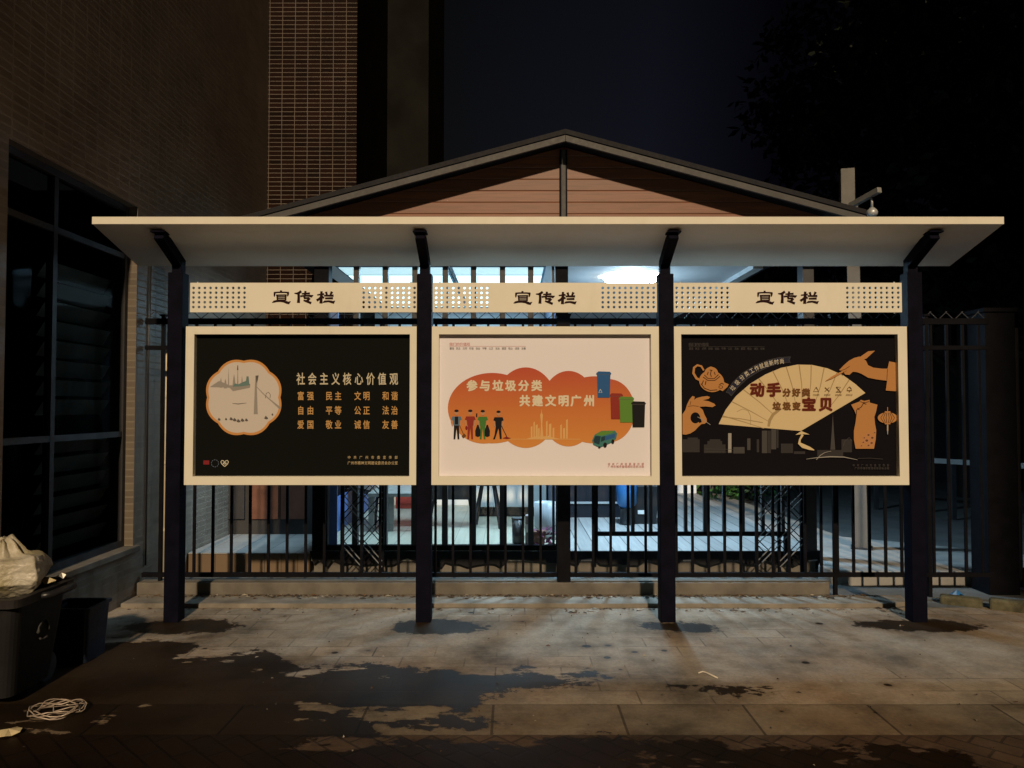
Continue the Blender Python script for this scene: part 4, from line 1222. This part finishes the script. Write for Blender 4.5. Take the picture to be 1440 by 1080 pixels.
# ------------------------------------------------------------------ pole with cameras
cp = thing('camera_pole', (3.62, 8.05, 0), 'pale steel pole with a floodlight box and a dome camera showing above the canopy', 'camera pole')
px0 = AX(1211, 8.05)
def rbox(cx, cy, hw, ang, z0, z1, topx=0):
    c, s_ = math.cos(R(ang)), math.sin(R(ang))
    sq = [(cx + (i*c - j*s_)*hw, cy + (i*s_ + j*c)*hw) for i, j in ((-1,-1),(1,-1),(1,1),(-1,1))]
    v = [(x, y, z0) for x, y in sq] + [(x+topx, y, z1) for x, y in sq]
    return MB().add(v, [(0,3,2,1),(4,5,6,7),(0,1,5,4),(1,2,6,5),(2,3,7,6),(3,0,4,7)])
part(rbox(px0, 8.08, .062, -24, .13, 3.74, -.06), 'shaft', flat('grey_pole_paint', (.13, .128, .125), .5, 0, .4, .1), cp, .004)
part(rbox(px0, 8.08, .105, -24, .131, .145), 'base_plate', M['charcoal'], cp)
xt = px0 - .06
bxz0, bxz1 = AZ(291, 8.0), AZ(239, 8.0)
part(rbox(AX(1195, 8.0), 8.0, .068, -14, bxz0, bxz1), 'equipment_box', flat('grey_housing', (.12, .118, .11), .6, 0, .3), cp, .004)
part(MB().box(AX(1186, 8.0), AX(1206, 8.0), 7.96, 8.10, AZ(300, 8.0), bxz0-.004), 'box_bracket', M['zinc'], cp, .003)
part(MB().bar(A(1193, 291, 7.97), A(1237, 267, 7.55), .05, .055), 'arm', flat('grey_arm', (.22, .22, .21), .5), cp, .003)
da = A(1226, 276, 7.66)
part(MB().tube([da, (da.x, da.y, da.z-.115)], .012, 10), 'drop_rod', M['zinc'], cp)
dc = MB(); dc.lathe((da.x, da.y, da.z-.205), [(.035, 0), (.052, .02), (.055, .045), (.045, .065), (.02, .09)], 20)
part(dc, 'dome_camera', M['zinc'], cp)
part(MB().prism([(AX(1212, 7.9), AZ(299, 7.9)), (AX(1221, 7.9), AZ(301.5, 7.9)), (AX(1213, 7.9), AZ(309, 7.9))], 7.88, 7.9), 'stay_plate', M['paint_white'], cp)

# second light post at the porch is the pavilion column; far boundary wall and barrier rail
bw = thing('boundary_wall', (8, 17, 0), 'long dark boundary wall across the road on the right', 'wall')
part(MB().box(2.2, 30, 17, 17.3, -.05, 2.6), 'wall', flat('dark_boundary_render', (.03, .032, .032), .85), bw)
part(MB().box(2.2, 30, 16.96, 17.34, 2.601, 2.7), 'coping', M['charcoal'], bw)
gr = thing('guard_rail', (9.5, 12.5, 0), 'pale low guard rail glimpsed between the pickets on the right', 'guard rail')
p0, p1 = A(1285, 646, 11.5), A(1405, 653, 10.4)
dr = (p1-p0)
part(MB().bar(p0 - dr*.6, p1 + dr*1.5, .03, .07), 'rail', flat('weathered_rail', (.22, .23, .23), .6), gr)
for k in (-.5, .0, .5, 1.0, 1.5):
    q = p0 + dr*k; part(MB().bar((q.x, q.y+.04, 0), (q.x, q.y+.04, q.z-.04), .06), 'rail_post', M['charcoal'], gr)

# ------------------------------------------------------------------ trees
def tree(x, y, h, cr, label, seed, n=2600, lean=0):
    random.seed(seed)
    t = thing('tree', (x, y, 0), label, 'tree', 'trees behind the right end of the fence')
    tr = MB()
    top = Vector((x+lean, y, h-cr*.5))
    tr.tube([(x, y, -.1), (x+lean*.2, y, h*.25), (x+lean*.6, y+.1, h*.55), top], [.22, .17, .12, .04], 10)
    tips = []
    for i in range(9):
        a = random.uniform(0, 6.28); z0 = h*random.uniform(.35, .75)
        b0 = Vector((x+lean*z0/h, y, z0)); e = b0 + Vector((math.cos(a)*cr*.75, math.sin(a)*cr*.75, cr*random.uniform(.2, .7)))
        tr.tube([b0, (b0+e)/2 + Vector((0, 0, -.15)), e], [.08, .05, .02], 7); tips.append(e)
    part(tr, 'trunk', flat('tree_bark', (.03, .024, .02), .9, 0, .2, .3, 12), t)
    cl_ = []
    for i in range(26):
        v = Vector((random.gauss(0, 1), random.gauss(0, 1), random.gauss(0, .8))).normalized() * cr * random.uniform(.35, 1.0)
        cl_.append((Vector((x+lean, y, h-cr*.55)) + v, random.uniform(.45, .85)*cr*.45))
    cl_ += [(e, cr*.35) for e in tips]
    mb = MB()
    for i in range(n):
        c, r_ = random.choice(cl_)
        v = Vector((random.gauss(0, 1), random.gauss(0, 1), random.gauss(0, 1))).normalized() * r_ * random.random()**.4
        d = Vector((random.uniform(-1, 1), random.uniform(-1, 1), random.uniform(-.9, .3)))
        leaf(mb, c+v, d, random.uniform(.2, .42), random.uniform(.1, .2), random.randint(0, 1))
    part(mb, 'crown', [flat('night_leaves', (.006, .009, .005), .6, 0, .2, .3), flat('night_leaves_light', (.010, .014, .007), .6, 0, .2, .3)], t)
tree(9.3, 20.0, 11.2, 2.6, 'tall dark tree rising left most over the right end of the canopy', 1, 3600, -.5)
tree(9.6, 15.5, 10.6, 3.2, 'broad dark tree filling the upper right corner', 2, 4200)
tree(8.2, 13.8, 5.8, 2.0, 'lower dark tree behind the right end of the canopy', 3, 3200)
tree(12.4, 17.5, 7.6, 2.7, 'dark tree at the far right edge behind the gate pillar', 4, 3200)
tree(7.0, 17.6, 5.6, 1.9, 'small dark tree behind the camera pole', 5, 2600)
tree(12.8, 22.0, 14.5, 3.4, 'tallest dark tree standing far back at the upper right', 6, 4200)
tree(6.4, 22.5, 7.2, 2.0, 'slim dark tree beyond the right slope of the pavilion roof', 8, 2600)

# unseen block added behind the camera: it keeps the warm key light off the trees on the right
ab = thing('added_shade_block', (14, -16, 0), 'tall dark block added out of view to shade the trees on the right', 'building')
part(MB().box(5.4, 25, -15, -12, -.05, 31), 'wall', M['dark_wall'], ab)
wn_ = None
for i in range(5):
    for j in range(9):
        q = (7.4+i*3.3, 0, 1.2+j*3.2)
        if wn_ is None: wn_, q0 = part(MB().box(q[0], q[0]+1.6, -11.995, -11.96, q[2], q[2]+1.5), 'window', M['charcoal'], ab), q
        else: copy_part(wn_, (q[0]-q0[0], 0, q[2]-q0[2]), ab)

# ------------------------------------------------------------------ rubbish in the left foreground
wb = thing('wheelie_bin', (-2.85, 4.33, 0), 'open dark grey wheeled bin with a pale rubbish bag in it', 'bin')
BZ = .59
def ring(x0, x1, y0, y1, r_, n=5):
    pts = []
    for (cx, cy, a0) in ((x1-r_, y1-r_, 0), (x0+r_, y1-r_, 90), (x0+r_, y0+r_, 180), (x1-r_, y0+r_, 270)):
        for k in range(n+1):
            a = R(a0 + 90*k/n); pts.append((cx + r_*math.cos(a), cy + r_*math.sin(a)))
    return pts
def loft(mb, rings, cap0=True, cap1=False, mi=0):
    n = len(rings[0][0]); vs = [(x, y, z) for pts, z in rings for x, y in pts]
    fs = [(i*n+k, i*n+(k+1) % n, (i+1)*n+(k+1) % n, (i+1)*n+k) for i in range(len(rings)-1) for k in range(n)]
    if cap0: fs.append(tuple(range(n))[::-1])
    if cap1: fs.append(tuple((len(rings)-1)*n+k for k in range(n)))
    mb.add(vs, fs, mi, False); return mb
x0, x1, y0, y1 = -3.10, -2.60, 4.06, 4.60
bm_ = MB()
g_ = lambda d: ring(x0+d, x1-d, y0+d, y1-d, .06)
loft(bm_, [(g_(.075), .05), (g_(.03), .45), (g_(.022), BZ-.05), (g_(.045), BZ-.05), (g_(.05), .45), (g_(.09), .09)], True, True)
part(bm_, 'body', flat('dark_grey_bin_plastic', (.012, .0115, .012), .55, 0, .2, .25, 7), wb)
rm = MB()
loft(rm, [(g_(.018), BZ-.055), (g_(-.012), BZ-.045), (g_(-.014), BZ), (g_(.012), BZ+.006), (g_(.03), BZ-.01)], False, False)
part(rm, 'rim', flat('bin_rim_plastic', (.02, .018, .018), .5, 0, .3, .25, 7), wb)
hb = MB(); hb.tube([(x1-.02, y1-.08, BZ-.03), (x1+.05, y1-.1, BZ-.025), (x1+.05, y1-.32, BZ-.025), (x1-.02, y1-.34, BZ-.03)], .02, 10)
part(hb, 'handle', M['blackp'], wb)
for yy in (y0+.1,):
    wh = MB()
    for xx in (x0+.12, x1-.12): pass
    wh.tube([(x1-.16, y1-.05, .085), (x1-.12, y1-.05, .085)], .085, 18); wh.sm = [False]*len(wh.sm); w_ = part(wh, 'wheel', M['blackp'], wb)
    copy_part(w_, (-.22, 0, 0), wb)
# moulded triangle of three chasing arrows and a few raised lines on the front
cym, czm = 4.36, .35
ex = x1 - .034
EMB = flat('worn_grey_print', (.03, .03, .03), .7)
for k in range(3):
    a0, a1 = R(90+120*k+18), R(90+120*k+102)
    em = MB()
    em.tube([(ex, cym+.05*math.cos(a0+(a1-a0)*j/6), czm+.05*math.sin(a0+(a1-a0)*j/6)) for j in range(7)], [.006]*5+[.011, .002], 6)
    part(em, 'emblem_arrow', EMB, wb)

# rubbish bag: a crumpled, faceted sack tied at the top
from mathutils import noise as mn
def bag(name, c, rx, ry, rz, mat, label, cat, seed, knot=True):
    bm = bmesh.new(); bmesh.ops.create_icosphere(bm, subdivisions=6, radius=1)
    random.seed(seed)
    def dirs(n, lo_h, hi_h): return [(Vector((random.gauss(0,1), random.gauss(0,1), random.gauss(0,1))).normalized(), random.uniform(lo_h, hi_h)) for _ in range(n)]
    planes, planes2 = dirs(34, .80, 1.12), dirs(160, .8, 1.15)
    for v in bm.verts:
        p = v.co.copy(); so_ = Vector((seed*3.1, seed*1.7, 0))
        q_ = (p + .10*mn.noise_vector(p*2.2+so_)).normalized()
        d = min(h_/max(q_.dot(n_), .05) for n_, h_ in planes)
        q2 = (p + .06*mn.noise_vector(p*5+so_)).normalized()
        d += .10*(min(h_/max(q2.dot(n_), .05) for n_, h_ in planes2) - 1) + .02*mn.noise(p*9)
        if p.z > .55 and knot:
            t_ = (p.z-.55)/.45; d *= 1 - .35*math.sin(t_*math.pi)*.6; p.z += .18*t_*t_
            a = math.atan2(p.y, p.x); d *= 1 + .10*t_*math.sin(a*9+seed)
        z = p.z*d
        v.co = Vector((c[0]+p.x*d*rx, c[1]+p.y*d*ry, c[2]+max(z, -.8)*rz))
    me = bpy.data.meshes.new(name); bm.to_mesh(me); bm.free(); me.materials.append(mat)
    o = bpy.data.objects.new(name, me); C.objects.link(o)
    for p in me.polygons: p.use_smooth = True
    return tag(o, label, cat)
nbg = N('pale_bin_liner'); nn = nbg.noise(nbg.pos(), 16, 6, .6, 1.2); nbg.bump(nn.outputs['Fac'], .6, .02)
cc = nbg.ramp(nbg.noise(nbg.pos(), 5, 4).outputs['Fac'], [(.35, (.30, .26, .15)), (.65, (.46, .43, .36))])
BAG = nbg.fin(cc, .33, 0, .5)
bag('rubbish_bag', (-2.86, 4.33, .685), .27, .22, .165, BAG, 'crumpled pale plastic rubbish bag heaped in the dark wheeled bin', 'rubbish bag', 4)

def scrap(name, c, r_, mat, label, cat, seed, n=9, lift=.02):
    random.seed(seed)
    mb = MB(); pts = []
    for k in range(n):
        a = 2*math.pi*k/n; q = r_*random.uniform(.45, 1.0); pts.append((c[0]+q*math.cos(a)*1.3, c[1]+q*math.sin(a), c[2]+random.uniform(.002, lift)))
    vs = pts + [(c[0], c[1], c[2]+lift*1.3)] + [(x, y, z-.003) for x, y, z in pts] + [(c[0], c[1], c[2]+lift*1.3-.003)]
    fs = []
    for k in range(n):
        l = (k+1) % n; fs += [(k, l, n), (n+1+l, n+1+k, 2*n+1), (k, n+1+k, n+1+l, l)]
    mb.add(vs, fs)
    return tag(mb.build(name, mat), label, cat)
PAPER = flat('dirty_cream_paper', (.50, .42, .25), .8, 0, .2, .2, 20)
q = A(12, 1026, 3.80)
scrap('paper_scrap', (q.x, 3.80, 0), .055, PAPER, 'torn cream paper scrap on the ground near the bottom left corner', 'paper', 5, 9, .025)
scrap('food_wrapper', (-2.615, 4.36, BZ+.004), .04, PAPER, 'crumpled yellowish wrapper lying on the right rim of the wheeled bin', 'wrapper', 6, 8, .04)
scrap('foil_scrap', (-2.62, 4.50, BZ+.01), .035, flat('crumpled_foil', (.6, .58, .52), .3, .7), 'shiny crumpled foil piece behind the wrapper on the bin rim', 'foil', 8, 8, .03)

bk = thing('blue_tub', (-2.70, 4.98, 0), 'small dark blue tub on the ground between the bin and the wall', 'tub')
x0, x1, y0, y1 = -2.92, AX(143, 4.95), 4.83, 5.10
tbm = MB(); g2 = lambda d: ring(x0+d, x1-d, y0+d, y1-d, .02, 3)
loft(tbm, [(g2(.02), .002), (g2(0), .33), (g2(.012), .33), (g2(.03), .02)], True, True)
part(tbm, 'body', flat('dark_blue_plastic', (.008, .014, .03), .5, 0, .3), bk)
tr_ = MB(); loft(tr_, [(g2(.001), .325), (g2(-.012), .328), (g2(-.012), .345), (g2(.012), .345)], False, False)
part(tr_, 'rim', flat('dark_blue_rim', (.010, .018, .036), .5, 0, .3), bk)

# tangled loop of wire
random.seed(9)
cw = A(80, 996, 4.06)
pts = []
for i in range(150):
    a = i*.215; r_ = .105 + .02*math.sin(i*.37) + random.uniform(-.004, .004)
    pts.append((cw.x + r_*1.12*math.cos(a), 4.06 + r_*.95*math.sin(a), .006 + .012*(1+math.sin(i*.7)) + .00015*i))
for i in range(5):
    pts.append((cw.x-.09+.05*i, 4.06+.05*math.sin(i*2.2), .03))
wm = MB(); wm.tube(pts, .0032, 6)
tag(wm.build('wire_coil', flat('bare_pale_wire', (.42, .34, .27), .4, .3)), 'tangled coil of pale wire lying on the wet paving by the bin', 'wire')

sm = MB(); a_, b_ = A(982, 943, 4.66), A(1009, 953, 4.58)
sm.tube([(a_.x, a_.y, .008), (a_.x+.03, a_.y+.012, .012), (a_.x+.05, a_.y-.005, .01), (b_.x, b_.y, .006)], .0042, 8)
tag(sm.build('drinking_straw', flat('white_straw', (.62, .56, .46), .5)), 'bent white straw lying on the dry paving right of centre', 'straw')
random.seed(30)
bl = A(1338, 838, 6.5)
scrap('blue_wrapper', (bl.x, 6.42, .0), .06, M['blue'], 'bright blue crumpled wrapper below the right end of the fence', 'wrapper', 12, 9, .07)
# mossy kerb stones by the gate pillar
ks = None
for i in range(4):
    x, y = 3.62 + .30*i + .02, 6.28 - .17*i
    mb = MB(); c, s_ = math.cos(R(-30)), math.sin(R(-30))
    sq = [(x + i_*c - j_*s_, y + i_*s_ + j_*c) for i_, j_ in ((-.15,-.05),(.15,-.05),(.15,.05),(-.15,.05))]
    mb.slab(sq, -.02, .07 + .012*((i*7) % 3))
    if ks is None: mk = flat('mossy_stone', (.085, .08, .05), .9, 0, .2, .5, 14)
    ks = mb.build('kerb_stone', mk, bevel=.02)
    tag(ks, 'mossy kerb stone in the short row before the gate pillar, %s' % ('leftmost one', 'second from its left end', 'third from its left end', 'rightmost one')[i], 'kerb stone', 'mossy kerb stones by the gate pillar')

# dead leaves and grit gathered along the low wall, weeds on it
lf = MB(); random.seed(17)
for i in range(900):
    if random.random() < .6:
        x = random.uniform(-3.1, 3.0); y = 6.46 - abs(random.gauss(0, .05)); z = .036 if y > 6.2 else .002
    elif random.random() < .5:
        x = random.uniform(-3.1, 3.2); y = 6.17 - abs(random.gauss(0, .07)); z = .002
    else:
        x = random.uniform(-2.9, 3.6); y = random.uniform(3.0, 6.1); z = .002
    s_ = random.uniform(.006, .022) if random.random() < .8 else random.uniform(.02, .04)
    if y < 6.0: s_ *= .45
    a = random.uniform(0, 6.28)
    lf.add([(x+s_*math.cos(a), y+s_*math.sin(a), z+.001), (x-s_*.5*math.sin(a), y+s_*.5*math.cos(a), z+random.uniform(.002, .012)), (x-s_*math.cos(a), y-s_*math.sin(a), z+.001), (x+s_*.5*math.sin(a), y-s_*.5*math.cos(a), z+random.uniform(.001, .006))], [(0,1,2,3)], random.choice([0,0,1,2]))
lo_ = lf.build('leaf_litter', [flat('dead_leaf', (.10, .055, .025), .8), flat('pale_grit', (.30, .27, .22), .8), flat('dark_grit', (.04, .035, .03), .8)], recalc=False)
tag(lo_, 'dead leaves and grit scattered along the foot of the low wall', 'litter', kind='stuff')
